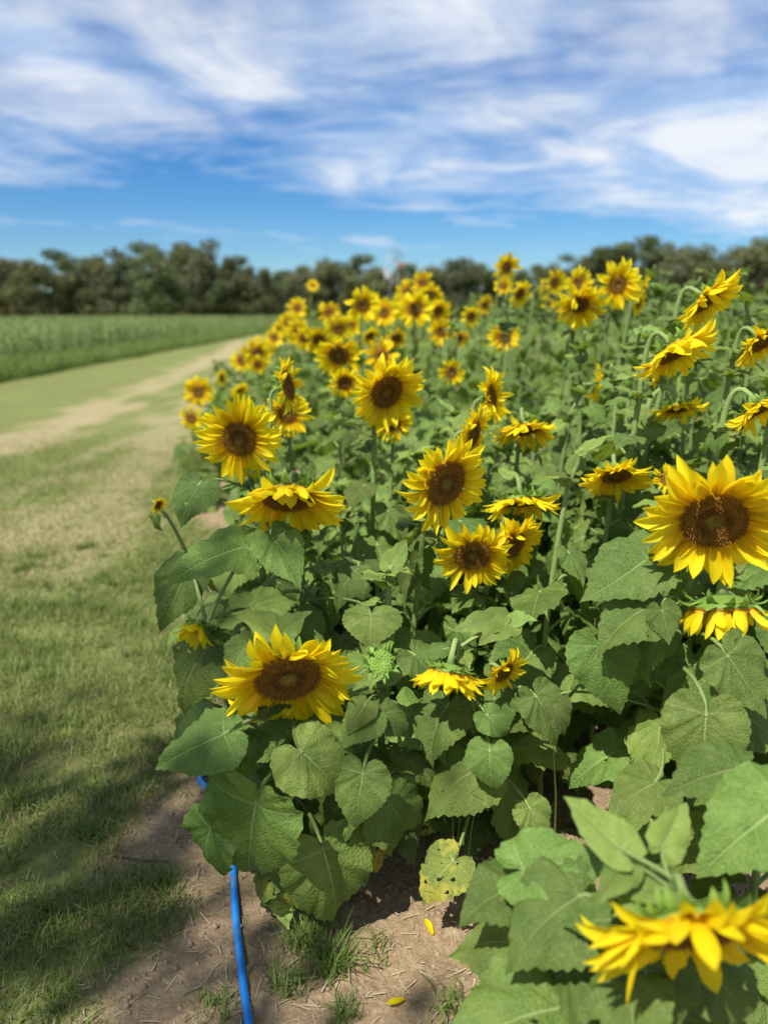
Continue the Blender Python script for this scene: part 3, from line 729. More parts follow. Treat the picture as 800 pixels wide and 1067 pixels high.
# id, x, y, width px, depth, yaw, pitch, options, label
HEROES = [
 ('hose', 300, 704, 152, 1.50, 14, -27, dict(disc=.465, roll=R(8), base=(-.185, 1.53, 0), folded=(), npet=40), 'short sunflower with wide flat brown disc growing beside the blue hose'),
 ('big', 743, 541, 158, 1.38, -12, -24, dict(disc=.44, base=(.60, 1.52, 0), npet=40), 'sunflower with broad round open face above a nodding sunflower head'),
 ('nod', 752, 630, 118, 1.45, 10, -74, dict(disc=.56, base=(.70, 1.58, 0), npet=20, ptilt=.55), 'nodding sunflower showing green bracts and sparse hanging yellow petals below round open face'),
 ('near', 720, 964, 232, 0.92, 2, -33, dict(disc=.46, roll=R(0), base=(.33, 1.08, 0), npet=40, ptilt=-.14), 'largest drooping sunflower on low plant with big leaves over bare soil'),
 ('pair', 468, 698, 88, 1.55, -28, -68, dict(disc=.46, base=(.23, 1.66, 0), npet=30, ptilt=.35), 'sunflower bent over on hooked pale stem touching a smaller bloom'),
 ('pair2', 524, 700, 58, 1.58, 38, -18, dict(disc=.42, base=(.15, 1.78, 0), npet=28, nleaf=4), 'small half open sunflower touching the hooked stem sunflower'),
 ('tall7', 463, 503, 108, 1.75, 36, -12, dict(disc=.47, roll=R(10)), 'sunflower with ragged swept petals above two low paired blooms'),
 ('pairl', 492, 578, 86, 1.80, 2, -22, dict(disc=.44, nleaf=8), 'rounder left bloom of two sunflowers side by side under a drooping one'),
 ('pairr', 534, 567, 76, 1.86, 38, -16, dict(disc=.40, nleaf=8, folded=((10, 1.7, .6),)), 'right bloom of two side by side sunflowers turned to show narrow disc'),
 ('over', 542, 521, 84, 1.95, 8, -66, dict(disc=.48, npet=34), 'drooping sunflower with hidden disc just above two paired blooms'),
 ('droop', 301, 517, 126, 1.72, 4, -50, dict(disc=.44, npet=38, folded=((-12, 2.0, .6), (14, 1.9, .5))), 'wide drooping sunflower shading its dark disc, on stem above the hose sunflower'),
 ('face', 250, 457, 94, 1.95, -6, -8, dict(disc=.40, npet=36), 'sunflower with green centred disc facing the mown track'),
 ('f13', 402, 408, 84, 2.20, 30, -20, dict(disc=.44, npet=40, roll=R(-12)), 'sunflower with large tilted brown disc on bare arching neck'),
 ('f14', 298, 402, 62, 2.25, 78, 14, dict(disc=.52, npet=24, open_=.7, lean=1.6), 'sunflower turned away showing spiky green bracts behind the green centred bloom'),
 ('f15', 300, 431, 52, 2.5, 5, -8, dict(disc=.38), 'small sunflower tucked behind spiky green bracts of another'),
 ('f16', 510, 414, 64, 2.15, 62, 10, dict(disc=.42, npet=30, open_=.75), 'sunflower half open and turned sideways with upswept petals'),
 ('f16b', 492, 452, 62, 2.05, 58, -8, dict(disc=.44, npet=32), 'sideways sunflower with narrow disc just beneath an upswept bloom'),
 ('f17', 545, 446, 74, 2.2, 10, -62, dict(disc=.46, npet=34), 'nodding sunflower beside the upswept sideways blooms'),
 ('f18', 641, 494, 78, 1.9, 2, -50, dict(disc=.42, npet=36), 'lone drooping sunflower among leaves left of the broad open face'),
 ('f19', 694, 500, 36, 1.75, -25, 25, dict(disc=.36, npet=18, open_=.35, nleaf=5), 'barely opened yellow sunflower tucked behind the broad open face'),
 ('f21', 702, 364, 92, 1.9, 38, -48, dict(disc=.46, npet=38, lean=1.8, folded=((0, 1.6, .8), (20, 1.4, .8))), 'leaning sunflower on long arched stem with shaggy drooping petals'),
 ('f22', 734, 312, 80, 2.0, 42, -40, dict(disc=.42, npet=36, lean=1.8), 'high leaning sunflower against the trees above shaggy drooping one'),
 ('f23', 792, 355, 66, 1.9, 30, -42, dict(disc=.48, npet=34, lean=1.8), 'leaning sunflower with dark shaded disc right of the shaggy drooping one'),
 ('f24', 790, 424, 76, 1.7, 36, -48, dict(disc=.46, npet=36, lean=1.9), 'leaning sunflower on pale diagonal stem above the broad open face'),
 ('f25', 706, 424, 60, 2.1, 10, -66, dict(disc=.48, npet=30), 'nodding sunflower half buried in leaves beside a pale diagonal stem'),
]
MID = [  # x, y, width, depth, yaw, pitch
 (643, 297, 50, 3.2, 8, -8), (603, 317, 52, 3.05, 0, -34), (602, 295, 32, 3.6, 20, 0), (664, 316, 26, 3.5, 50, -10),
 (525, 351, 35, 4.0, 0, -4), (527, 279, 32, 4.6, 30, -10), (541, 306, 30, 4.4, 40, -20), (563, 301, 20, 4.3, 75, 0), (524, 298, 20, 4.9, 10, 0),
 (432, 322, 38, 4.2, 0, -8), (440, 295, 25, 5.4, 5, 0), (425, 304, 25, 5.6, 0, 0), (378, 318, 36, 4.4, 10, -14), (400, 326, 30, 4.8, 0, 0),
 (456, 324, 30, 4.6, 25, -20), (459, 346, 28, 4.6, 5, -8), (343, 326, 24, 5.8, 0, -5), (310, 321, 22, 6.2, -5, 0), (326, 298, 13, 6.0, 20, 20),
 (353, 370, 50, 3.3, 0, -28), (397, 371, 36, 3.6, 5, 0), (332, 354, 30, 5.0, 10, -20), (318, 352, 28, 5.2, 30, -10), (359, 399, 34, 3.1, 8, -14),
 (268, 368, 32, 5.2, 10, -10), (252, 376, 24, 6.0, 0, 0), (269, 380, 20, 5.0, 20, -10), (207, 408, 33, 5.4, 0, -4), (200, 436, 26, 5.0, 0, -6), (231, 394, 18, 6.2, 70, 0),
 (470, 388, 28, 3.5, 5, -8), (352, 343, 30, 5.2, 8, -14), (408, 440, 44, 2.6, 0, -20), (365, 340, 24, 5.6, 10, 0), (385, 350, 24, 5.0, 30, -30),
 (620, 400, 40, 2.9, 80, 0), (448, 308, 26, 5.0, 20, -10), (490, 330, 24, 5.4, 30, -10), (505, 318, 20, 5.8, 20, -10), (310, 345, 26, 5.6, 30, 0),
 (413, 352, 24, 4.8, 0, -30), (670, 300, 24, 3.4, 60, -10), (478, 352, 22, 4.8, 0, -30), (286, 352, 20, 7.0, 0, 0), (300, 336, 20, 7.0, 10, 0), ]
for h in HEROES: HEADS_PX.append((h[1], h[2], h[3] / 2, h[4]))
for m_ in MID: HEADS_PX.append((m_[0], m_[1], m_[2] / 2, m_[3]))
HEADS_PX += [(397, 690, 22, 1.55), (205, 652, 18, 1.7)]

OCC = []
SHORT = {'hose': 'the wide disc bloom by the hose', 'big': 'the broad round open face', 'nod': 'the nodding bloom with green bracts', 'near': 'the largest drooping bloom', 'pair': 'the hooked stem bloom', 'pair2': 'the small half open bloom',
 'tall7': 'the ragged swept bloom', 'pairl': 'the left of the paired blooms', 'pairr': 'the right of the paired blooms', 'over': 'the drooping bloom above the pair', 'droop': 'the wide drooping bloom', 'face': 'the green centred bloom',
 'f13': 'the large tilted disc', 'f14': 'the bloom showing spiky bracts', 'f15': 'the bloom behind spiky bracts', 'f16': 'the upswept sideways bloom', 'f16b': 'the narrow disc sideways bloom', 'f17': 'the nodding bloom by the sideways pair',
 'f18': 'the lone drooping bloom', 'f19': 'the barely opened bloom', 'f21': 'the shaggy leaning bloom', 'f22': 'the high leaning bloom', 'f23': 'the leaning bloom with shaded disc', 'f24': 'the bloom on a pale diagonal stem', 'f25': 'the half buried nodding bloom'}
HPOS = [(h[0], at(h[1], h[2], h[4])) for h in HEROES]
def near_label(x, y):
    k = min(HPOS, key=lambda h: (h[1].x - x) ** 2 + (h[1].y - y) ** 2); side = 'behind' if y > k[1].y + .12 else 'close beside'
    return f'leafy sunflower plant without a bloom {side} {SHORT[k[0]]}'
for (pid, x, y, w, d, yaw, pit, opt, lab) in HEROES:
    P = at(x, y, d); n = nvec(yaw, pit)
    rr = random.Random(sum(ord(c) for c in pid) * 7 + 3)
    o = plant(P, n, w / 2 / FPX * d, lab, 'sunflowers in focus along the bed', True, rr, pid=pid, **opt)
    OCC.append((o.location.x, o.location.y))
plant(at(397, 690, 1.53), nvec(10, 35), 0.026, 'closed green sunflower bud on upright stem beside the wide disc bloom', 'sunflowers in focus along the bed', True, random.Random(5),
      kind='bud', pid='bud', base=(-.015, 1.60, 0), nleaf=7)
plant(at(205, 651, 1.66), nvec(-25, -45), 0.019, 'small opening yellow sunflower bud nodding out over the grass', 'sunflowers in focus along the bed', True, random.Random(8),
      kind='budy', open_=1.9, pid='smallbloom', base=(-.36, 1.86, 0), nleaf=9)
plant(Vector((.66, 1.16, .52)), nvec(0, 60), .02, 'leafy sunflower plant without a bloom right behind the largest drooping bloom', 'leafy plants between the blooms', True, random.Random(19), kind='tip', pid='side', base=(.68, 1.2, 0), nleaf=12)
for (x, y, w, d, yaw, pit) in MID:
    P = at(x, y, d); rr = random.Random(int(x * 31 + y))
    o = plant(P, nvec(yaw + rr.uniform(-6, 6), pit), w / 2 / FPX * d * 1.06, far_label(yaw, pit, P, w / 2 / FPX * d * 1.06), GRP_FAR, d < 3.2, rr, disc=rr.uniform(.36, .43))
    OCC.append((o.location.x, o.location.y))

plant(at(165, 526, 2.25), nvec(60, -20), .030, 'small yellow bloom leaning out of the bed over the grass track', 'sunflowers in focus along the bed', False, random.Random(3), base=(-.44, 2.42, 0), nleaf=5)
# filler plants through the bed
fr = random.Random(77); nfill = 0
def bed_h(u): return 0.72 + 0.80 * (1 - math.exp(-max(u, 0) / 1.0))
tries = 0
while tries < 16000 and nfill < 300:
    tries += 1
    y = 1.62 + 8.6 * fr.random() ** 1.7; xr = 0.53 * y + 0.45
    x0 = edge_x(y) + 0.10
    x = fr.uniform(x0, xr)
    sp = 0.17 if y < 3 else (0.25 if y < 5 else 0.34)
    if any((x - a) ** 2 + (y - b) ** 2 < sp * sp for a, b in OCC): continue
    if y < 3.3 and any(covers_head(Vector((x, y, bed_h(x - edge_x(y)) * q)), .03) for q in (.45, .6, .72, .82)): continue
    OCC.append((x, y)); u = x - edge_x(y); h = bed_h(u) * fr.uniform(.86, 1.04)
    near = y < 3.0
    if y < 3.3:
        h *= 0.80 + 0.17 * float(sstep(480, 640, proj(Vector((x, y, h)))[0]))
        P = Vector((x + fr.uniform(-.06, .06), y - fr.uniform(0, .06), h))
        k = 'tip'
        plant(P, nvec(fr.uniform(-60, 60), fr.uniform(30, 70)), 0.02, near_label(x, y), 'leafy plants between the blooms', near, fr, kind=k, nleaf=19 if near else 16, leafs=fr.uniform(.85, 1.15), base=(x, y, 0))
    else:
        P = Vector((x + fr.uniform(-.1, .1), y - fr.uniform(.05, .2), h)); Rad = fr.uniform(.075, .115)
        pxx = proj(P)[0]; fl = fr.random() < (.12 if u < .6 else (.32 if pxx < 470 else .08))
        if fl and covers_head(P, Rad): fl = False
        if not fl: P.z *= (.86 if pxx < 470 else 1.03)
        yw, pt = fr.gauss(18, 32), fr.gauss(-22, 22)
        if fl: plant(P, nvec(yw, pt), Rad, far_label(yw, pt, P, Rad), GRP_FAR, False, fr, disc=fr.uniform(.35, .43), nleaf=15, leafs=1.15, maxleaf=.95)
        else: plant(P, nvec(fr.uniform(-60, 60), 50), 0.02, ('tall' if P.z > 1.1 else 'low') + ' leafy bloomless sunflower plant ' + ('on the track side edge of the bed' if u < .55 else ('among the blooms in the middle of the bed' if u < 1.6 else 'among the blooms deep in the bed')), 'leafy plants between the far blooms', False, fr, kind='tip', nleaf=16, leafs=1.15, maxleaf=.96)
    nfill += 1
print('fill', nfill, 'objects', len(bpy.data.objects))

# ------------------------------------------------------------------ grass
def blade_mesh(name, X, Y, Z, Ht, W, bend, az, mat, shade):
    """bent blades, three segments: 7 verts, 2 quads + tri built as quads (tip doubled)"""
    n = len(X); dx, dy = np.cos(az), np.sin(az); sx, sy = -dy, dx
    V = np.zeros((n, 6, 3), np.float32)
    for i, (t, wf) in enumerate(((0, 1.0), (0.5, 0.8), (1.0, 0.08))):
        off = bend * Ht * t ** 1.8; zz_ = Z + Ht * t * np.sqrt(np.clip(1 - (bend * t) ** 2 * .6, .15, 1))
        for j, sg in enumerate((-1, 1)):
            V[:, i * 2 + j, 0] = X + dx * off + sx * sg * W * wf / 2
            V[:, i * 2 + j, 1] = Y + dy * off + sy * sg * W * wf / 2
            V[:, i * 2 + j, 2] = zz_
    b = np.arange(n)[:, None] * 6
    F = np.concatenate([b + np.array([[0, 1, 3, 2]]), b + np.array([[2, 3, 5, 4]])], 1).reshape(-1, 4)
    return mesh_np(name, V.reshape(-1, 3), F, mat, attrs={'shade': np.repeat(shade, 6)})
def grass_mat(name, c0, c1, dry):
    m, nt, b, out = new_mat(name)
    b.inputs['Roughness'].default_value = 0.5; b.inputs['Specular IOR Level'].default_value = 0.3
    s = N(nt, 'ShaderNodeAttribute', attribute_name='shade').outputs['Fac']
    c = mix_col(nt, map_range(nt, s, 0, 0.7, 0, 1, False), c0, c1)
    c = mix_col(nt, map_range(nt, s, 0.72, 0.95, 0, 1, False), c, dry)
    nt.links.new(c, b.inputs['Base Color'])
    tr = N(nt, 'ShaderNodeBsdfTranslucent'); nt.links.new(c, tr.inputs[0])
    mx = N(nt, 'ShaderNodeMixShader', i_0=0.3)
    nt.links.new(b.outputs[0], mx.inputs[1]); nt.links.new(tr.outputs[0], mx.inputs[2]); nt.links.new(mx.outputs[0], out.inputs[0])
    return m
M_GRASS = grass_mat('turf_blades', (0.095, 0.150, 0.028, 1), (0.205, 0.265, 0.058, 1), (0.40, 0.335, 0.16, 1))
M_TALL = grass_mat('tall_grass_blades', (0.115, 0.185, 0.035, 1), (0.19, 0.27, 0.06, 1), (0.26, 0.26, 0.10, 1))
def scatter(n, x0, x1, y0, y1, dens):
    X = rng.uniform(x0, x1, n); Y = rng.uniform(y0, y1, n)
    k = rng.random(n) < dens(X, Y); return X[k], Y[k]
# near turf: clumped blades
def turf_d(X, Y):
    cl = fbm(X * 5, Y * 5, 3)
    return np.clip(1.0 - 1.12 * soil_mask(X, Y), 0, 1) * np.clip(0.25 + 2.4 * (cl - 0.32), 0.10, 1)
X, Y = scatter(430000, -2.9, 0.0, 1.05, 4.6, lambda X, Y: turf_d(X, Y) * sstep(4.6, 2.6, Y) * np.clip(1 - .7 * rut_mask(X, Y), 0, 1))
n = len(X); Ht = (0.012 + 0.034 * rng.random(n) ** 1.6) * (0.7 + 0.9 * fbm(X * 2.2 + 9, Y * 2.2, 3)) * (1 + 1.5 * sstep(-.9, -1.5, X) * sstep(2.9, 1.6, Y))
tag(link('turf_grass', blade_mesh('turf_grass', X, Y, ground_z(X, Y) - .003, Ht, rng.uniform(.0014, .0032, n), rng.uniform(.2, 1.2, n), rng.uniform(0, 6.28, n), M_GRASS,
    np.clip(rng.random(n) ** 1.1 + 0.25 * (fbm(X * 3, Y * 3, 2) - .4), 0, 1))), 'short scruffy grass growing along the edge of the mown track', 'grass', kind='stuff')
cx = rng.uniform(-2.3, -.45, 420); cy = rng.uniform(1.1, 4.2, 420); kk = rng.random(420) < turf_d(cx, cy) + .05; cx, cy = cx[kk], cy[kk]
m_ = 46; sp_ = np.repeat(rng.uniform(.012, .05, len(cx)), m_); X = np.repeat(cx, m_) + rng.normal(0, 1, len(cx) * m_) * sp_; Y = np.repeat(cy, m_) + rng.normal(0, 1, len(cx) * m_) * sp_; n = len(X)
hh_ = np.repeat(rng.uniform(.03, .085, len(cx)), m_) * rng.uniform(.45, 1.1, n); cs = np.repeat(rng.uniform(0, .45, len(cx)), m_)
tag(link('clump_grass', blade_mesh('clump_grass', X, Y, ground_z(X, Y) - .003, hh_, rng.uniform(.002, .0045, n), rng.uniform(.2, 1.15, n), rng.uniform(0, 6.28, n), M_GRASS, np.clip(cs + rng.random(n) * .3, 0, 1))),
    'longer green grass clumps scattered through the turf beside the bed', 'grass', kind='stuff')
X, Y = scatter(400000, -5.5, -0.4, 2.4, 9.5, lambda X, Y: (.35 + .65 * turf_d(X, Y)) * (1 - soil_mask(X, Y)) * sstep(2.4, 4.4, Y) * np.clip(1 - 0.75 * rut_mask(X, Y), 0, 1) * sstep(9.5, 5.0, Y) * (X < edge_x(Y) + .15))
n = len(X)
tag(link('track_grass', blade_mesh('track_grass', X, Y, ground_z(X, Y) - .004, rng.uniform(.012, .036, n), rng.uniform(.003, .007, n), rng.uniform(.3, 1.15, n), rng.uniform(0, 6.28, n), M_GRASS,
    np.clip(rng.random(n) * .9 + 0.06 + 0.45 * rut_mask(X, Y), 0, 1))), 'pale mown grass growing on the wide worn track', 'grass', kind='stuff')
# grass and weeds inside the bed and at its foot
X, Y = scatter(9000, -0.6, 2.6, 1.45, 4.2, lambda X, Y: (X > edge_x(Y) + .02) * np.clip(3 * (fbm(X * 3 + 70, Y * 3, 2) - .30), 0, 1) * .5)
n = len(X)
tag(link('weed_grass', blade_mesh('weed_grass', X, Y, ground_z(X, Y), rng.uniform(.12, .52, n), rng.uniform(.0025, .006, n), rng.uniform(.1, .9, n), rng.uniform(0, 6.28, n), M_GRASS, rng.random(n) ** 1.3 * .9)),
    'long thin weed grass growing between the sunflower stems', 'weeds', kind='stuff')
for (gx_, gy_, cnt, hh) in ((318, 985, 160, .085), (345, 1010, 130, .09), (335, 955, 120, .07), (470, 1062, 70, .06), (360, 1065, 60, .05), (225, 1050, 70, .04), (395, 1000, 30, .05), (300, 1030, 90, .06)):
    c = ground_at(gx_, gy_); X = rng.normal(c.x, .02, cnt).clip(c.x - .05, c.x + .05); Y = rng.normal(c.y, .02, cnt).clip(c.y - .05, c.y + .05)
    me = blade_mesh('grass_tuft', X - c.x, Y - c.y, ground_z(X, Y) - .002, rng.uniform(.4, 1.2, cnt) * hh, rng.uniform(.002, .004, cnt), rng.uniform(.2, 1.1, cnt), rng.uniform(0, 6.28, cnt), M_TALL, rng.random(cnt) * .8)
    o = link('grass_tuft', me); o.location = (c.x, c.y, 0)
    tag(o, 'small tuft of green grass on bare soil in front of the sunflowers', 'grass tuft', 'grass tufts on the soil')

# ------------------------------------------------------------------ hose, twig, fallen petals, clods
def hose_mat():
    m, nt, b, out = new_mat('hose_blue')
    b.inputs['Base Color'].default_value = (0.012, 0.19, 0.62, 1); b.inputs['Roughness'].default_value = 0.33
    t = N(nt, 'ShaderNodeTexCoord'); f = noise(nt, t.outputs['Object'], 35, 5, .65)
    c = mix_col(nt, map_range(nt, f, .50, .72, 0, .5), (0.010, 0.22, 0.70, 1), (0.24, 0.22, 0.19, 1)); nt.links.new(c, b.inputs['Base Color'])
    return m
ys = np.linspace(0.9, 9.0, 110)
hb = MB(); hb.tube([Vector((float(hose_x(y)), y, ground_z1(float(hose_x(y)), y) + 0.007)) for y in ys], 0.0085, 12)
tag(link('water_hose', hb.mesh('water_hose', hose_mat())), 'bright blue irrigation hose lying on the soil along the sunflower bed', 'hose')
tb = MB(); p0, p1 = ground_at(118, 893), ground_at(178, 902)
pts = [p0.lerp(p1, t) + Vector((0, .004 * math.sin(t * 9), ground_z1(*p0.lerp(p1, t).xy) + .006)) for t in np.linspace(0, 1, 8)]
tb.tube(pts, [.0035, .0034, .003, .0032, .0028, .0025, .002, .0012], 6)
q = pts[4]; tb.tube([q, q + Vector((-.02, -.02, .004)), q + Vector((-.03, -.045, .003))], [.002, .0016, .001], 5)
tag(link('twig', tb.mesh('twig', M_DRY)), 'dry brown twig lying on bare soil beside the hose', 'twig')
for i, (x, y, a) in enumerate(((450, 981, .3), (548, 1002, 1.2), (421, 1046, 2.2))):
    c = ground_at(x, y); o = link('fallen_petal', PETALS[i]); o.location = (c.x, c.y, ground_z1(c.x, c.y) + .006); o.rotation_euler = (.2, .1, a); o.scale = (.04, .045, .045)
    tag(o, 'yellow fallen petal lying on the bare soil', 'petal', 'fallen petals on the soil')
# crumbs, clods, straw litter on the soil
V = []; F = []
X, Y = scatter(30000, -1.3, 0.9, 1.0, 2.3, lambda X, Y: soil_mask(X, Y) * .5)
n = len(X); S = 0.0012 + 0.0085 * rng.random(n) ** 6; Zc = ground_z(X, Y)
octv = np.array([(1, 0, 0), (-1, 0, 0), (0, 1, 0), (0, -1, 0), (0, 0, .8), (0, 0, -.8)], np.float32)
octf = np.array([(0, 2, 4), (2, 1, 4), (1, 3, 4), (3, 0, 4), (2, 0, 5), (1, 2, 5), (3, 1, 5), (0, 3, 5)])
VV = octv[None] * S[:, None, None] * rng.uniform(.55, 1.3, (n, 6, 1)) + np.stack([X, Y, Zc], 1)[:, None, :]
FF = (np.arange(n)[:, None, None] * 6 + octf[None]).reshape(-1, 3)
M_CLOD = simple('soil_crumbs', (0.25, 0.185, 0.125), .95, .1, .35, 30)
tag(link('soil_crumbs', mesh_np('soil_crumbs', VV.reshape(-1, 3), FF, M_CLOD, smooth=False)), 'loose crumbs and small clods scattered over the sandy soil', 'soil', kind='stuff')
X, Y = scatter(5500, -1.7, 0.9, 1.05, 2.6, lambda X, Y: .15 + .35 * soil_mask(X, Y))
n = len(X); ln = rng.uniform(.008, .045, n); az = rng.uniform(0, 6.28, n); wd = rng.uniform(.0006, .0016, n); Zl = ground_z(X, Y) + rng.uniform(.001, .008, n)
dx, dy = np.cos(az), np.sin(az); tilt = rng.normal(0, .12, n)
VV = np.zeros((n, 4, 3), np.float32)
for i, (a, s) in enumerate(((-.5, -1), (-.5, 1), (.5, 1), (.5, -1))):
    VV[:, i, 0] = X + dx * ln * a - dy * wd * s; VV[:, i, 1] = Y + dy * ln * a + dx * wd * s; VV[:, i, 2] = Zl + tilt * ln * a
M_STRAW = simple('straw_litter', (0.36, 0.29, 0.19), .8, .2, .5, 12)
tag(link('straw_litter', mesh_np('straw_litter', VV.reshape(-1, 3), np.arange(n * 4).reshape(-1, 4), M_STRAW, smooth=False)), 'dry straw bits littering the soil and grass', 'straw', kind='stuff')

# ------------------------------------------------------------------ crop field beyond the track
def crop_proto(seed):
    r = random.Random(seed); b = MB(); Lv = []
    h = 1.0
    b.tube([Vector((0, 0, 0)), Vector((.01, 0, h * .5)), Vector((0, .01, h * .92))], [.012, .010, .004], 5)
    stem = b.mesh('stalk', M_CROP)
    lb = MB()
    for k in range(9):
        a = k * math.pi + r.uniform(-.5, .5) + seed; z = .12 + k * .09; ln = r.uniform(.35, .55) * (1 if k < 7 else .7)
        o = Vector((math.cos(a), math.sin(a), 0)); s = Vector((-o.y, o.x, 0)); base = len(lb.v)
        for i in range(6):
            t = i / 5; p = Vector((0, 0, z)) + o * ln * t * (.9 - .15 * t) + Vector((0, 0, ln * (.75 * t - .95 * t * t)))
            w = .034 * (1 - t ** 2) * (.6 + t) + .001
            lb.v += [p - s * w, p + Vector((0, 0, -.012)), p + s * w]
        for i in range(5):
            q = base + i * 3; lb.f += [(q, q + 1, q + 4, q + 3), (q + 1, q + 2, q + 5, q + 4)]
    return stem, lb.mesh('blades', M_CROP), (list(b.v), list(b.f), list(lb.v), list(lb.f))
M_CROP = simple('crop_green', (0.175, 0.235, 0.076), .55, .3, .25, 4, .25)
CROPS = [crop_proto(s) for s in range(4)]
cr = random.Random(4); cnt = 0; spots = []
for row in range(40):
    x = -8.7 - row * .75
    y = 11.0
    while y < 96:
        y += cr.uniform(.28, .42) * (1 if y < 40 else 1.8)
        xx = x + cr.uniform(-.1, .1)
        if xx < -.56 * y - 1.5: continue
        spots.append((xx, y))
spots.sort(key=lambda p: p[0] ** 2 + p[1] ** 2)
rest = MB(); rv, rf, off = [], [], 0
for i, (x, y) in enumerate(spots):
    k = cr.randrange(4); s = cr.uniform(.85, 1.12); a = cr.uniform(0, 6.28)
    if i < 300:
        o = link('crop_plant', None); o.location = (x, y, -.01); o.rotation_euler = (0, 0, a); o.scale = (s, s, s)
        tag(o, 'knee high green crop plant with strap leaves in the field across the track', 'crop plant', 'crop plants across the track')
        link('stalk', CROPS[k][0], o); link('blades', CROPS[k][1], o)
    elif y < 60 or i % 2 == 0:
        V = np.array([tuple(v) for v in CROPS[k][3 - 1][2]]); Fq = np.array(CROPS[k][2][3])
        c_, s_ = math.cos(a), math.sin(a)
        V2 = np.stack([(V[:, 0] * c_ - V[:, 1] * s_) * s + x, (V[:, 0] * s_ + V[:, 1] * c_) * s + y, V[:, 2] * s], 1)
        rv.append(V2); rf.append(Fq + off); off += len(V2)
tag(link('crop_rows', mesh_np('crop_rows', np.concatenate(rv), np.concatenate(rf), M_CROP)), 'green rows of crop stretching back towards the trees', 'crop', kind='stuff')
print('crop', len(spots))
# lush grass verge in front of the crop and far meadow across the end of the track
def verge(n, f): return f(n)
n = 60000; Y = 9 + 60 * rng.random(n) ** 1.6; X = -7.25 - 1.5 * rng.random(n) + 0.25 * (fbm(Y * .6, Y * 0 + 3, 3) - .5) * 2
k = X > -.56 * Y - 1.2; X, Y = X[k], Y[k]; n = len(X)
tag(link('verge_grass', blade_mesh('verge_grass', X, Y, np.zeros(n) - .01, rng.uniform(.18, .46, n), rng.uniform(.008, .018, n), rng.uniform(.1, .8, n), rng.uniform(0, 6.28, n), M_TALL, rng.random(n) * .8)),
    'lush green grass verge between the track and the crop', 'grass', kind='stuff')
n = 50000; Y = rng.uniform(44, 100, n); X = rng.uniform(-9, 60, n); k = (X > -8.5 + (Y < 50) * 3) ; X, Y = X[k], Y[k]; n = len(X)
tag(link('meadow_grass', blade_mesh('meadow_grass', X, Y, np.zeros(n) - .01, rng.uniform(.2, .6, n), rng.uniform(.03, .06, n), rng.uniform(.1, .8, n), rng.uniform(0, 6.28, n), M_TALL, rng.random(n) * .8)),
    'far green meadow grass between the bed and the trees', 'grass', kind='stuff')

# ------------------------------------------------------------------ trees
def tree_mat(name, c, rnd):
    return simple(name, c, .6, .2, .45, .35, .25)
TM = [tree_mat('tree_leaves_olive', (0.125, 0.135, 0.055), 0), tree_mat('tree_leaves_green', (0.105, 0.132, 0.050), 0), tree_mat('tree_leaves_brown', (0.150, 0.138, 0.058), 0), tree_mat('tree_leaves_grey', (0.128, 0.138, 0.068), 0)]
M_BARK = simple('bark', (0.17, 0.14, 0.11), .9, .1, .3, 3)
def tree_proto(seed, mat, nleaf=7500, lsize=.44):
    """unit tree: 10 m tall"""
    r = np.random.default_rng(seed); rr = random.Random(seed); tb = MB()
    lobes = []
    tk = [Vector((0, 0, -.2)), Vector((rr.uniform(-.3, .3), rr.uniform(-.3, .3), 2)), Vector((rr.uniform(-.5, .5), rr.uniform(-.5, .5), 4.5)), Vector((rr.uniform(-.6, .6), rr.uniform(-.6, .6), 7.5))]
    tb.tube(tk, [.38, .30, .22, .08], 8)
    for k in range(15):
        a = k * 2.4 + rr.uniform(-.4, .4); z = rr.uniform(1.6, 6.5); q = tk[1].lerp(tk[2], min(1, max(0, (z - 2) / 2.5))) if z < 4.5 else tk[2].lerp(tk[3], (z - 4.5) / 3)
        rad = rr.uniform(1.6, 3.6) * (1.15 - .09 * z * .6)
        e = Vector((math.cos(a) * rad, math.sin(a) * rad, z + rr.uniform(.3, 1.9)))
        tb.tube([q, q.lerp(e, .5) + Vector((0, 0, .2)), e], [.13, .08, .03], 5, cap=False)
        s = rr.uniform(.8, 1.55); lobes.append((e, (s * 1.25, s * 1.25, s * .95)))
    for k in range(5):
        lobes.append((Vector((rr.uniform(-1.6, 1.6), rr.uniform(-1.6, 1.6), rr.uniform(7.0, 8.9))), (rr.uniform(.9, 1.5),) * 2 + (rr.uniform(.7, 1.1),)))
    for k in range(9):
        a = k * .8 + rr.uniform(-.3, .3); lobes.append((Vector((math.cos(a) * 2.6, math.sin(a) * 2.6, rr.uniform(.7, 3.4))), (1.5, 1.5, 1.25)))
    w = np.array([l[1][0] * l[1][1] * l[1][2] for l in lobes]) ** .75; w /= w.sum()
    idx = r.choice(len(lobes), nleaf, p=w)
    C = np.array([tuple(l[0]) for l in lobes])[idx]; S = np.array([l[1] for l in lobes])[idx]
    d = r.normal(size=(nleaf, 3)); d /= np.linalg.norm(d, axis=1)[:, None]
    p = C + d * S * (r.random(nleaf) ** .42)[:, None] * r.uniform(.85, 1.15, (nleaf, 1)); p[:, 2] = np.maximum(p[:, 2], .1)
    nrm = d + r.normal(size=(nleaf, 3)) * .7; nrm /= np.linalg.norm(nrm, axis=1)[:, None]
    t = np.cross(nrm, r.normal(size=(nleaf, 3))); t /= np.linalg.norm(t, axis=1)[:, None]; b = np.cross(nrm, t)
    sz = lsize * r.uniform(.5, 1.2, (nleaf, 1))
    V = np.stack([p - t * sz * .5, p + b * sz * .34, p + t * sz * .5, p - b * sz * .34], 1).reshape(-1, 3)
    return tb.mesh('trunk', M_BARK), mesh_np('crown', V, np.arange(nleaf * 4).reshape(-1, 4), mat, smooth=False)
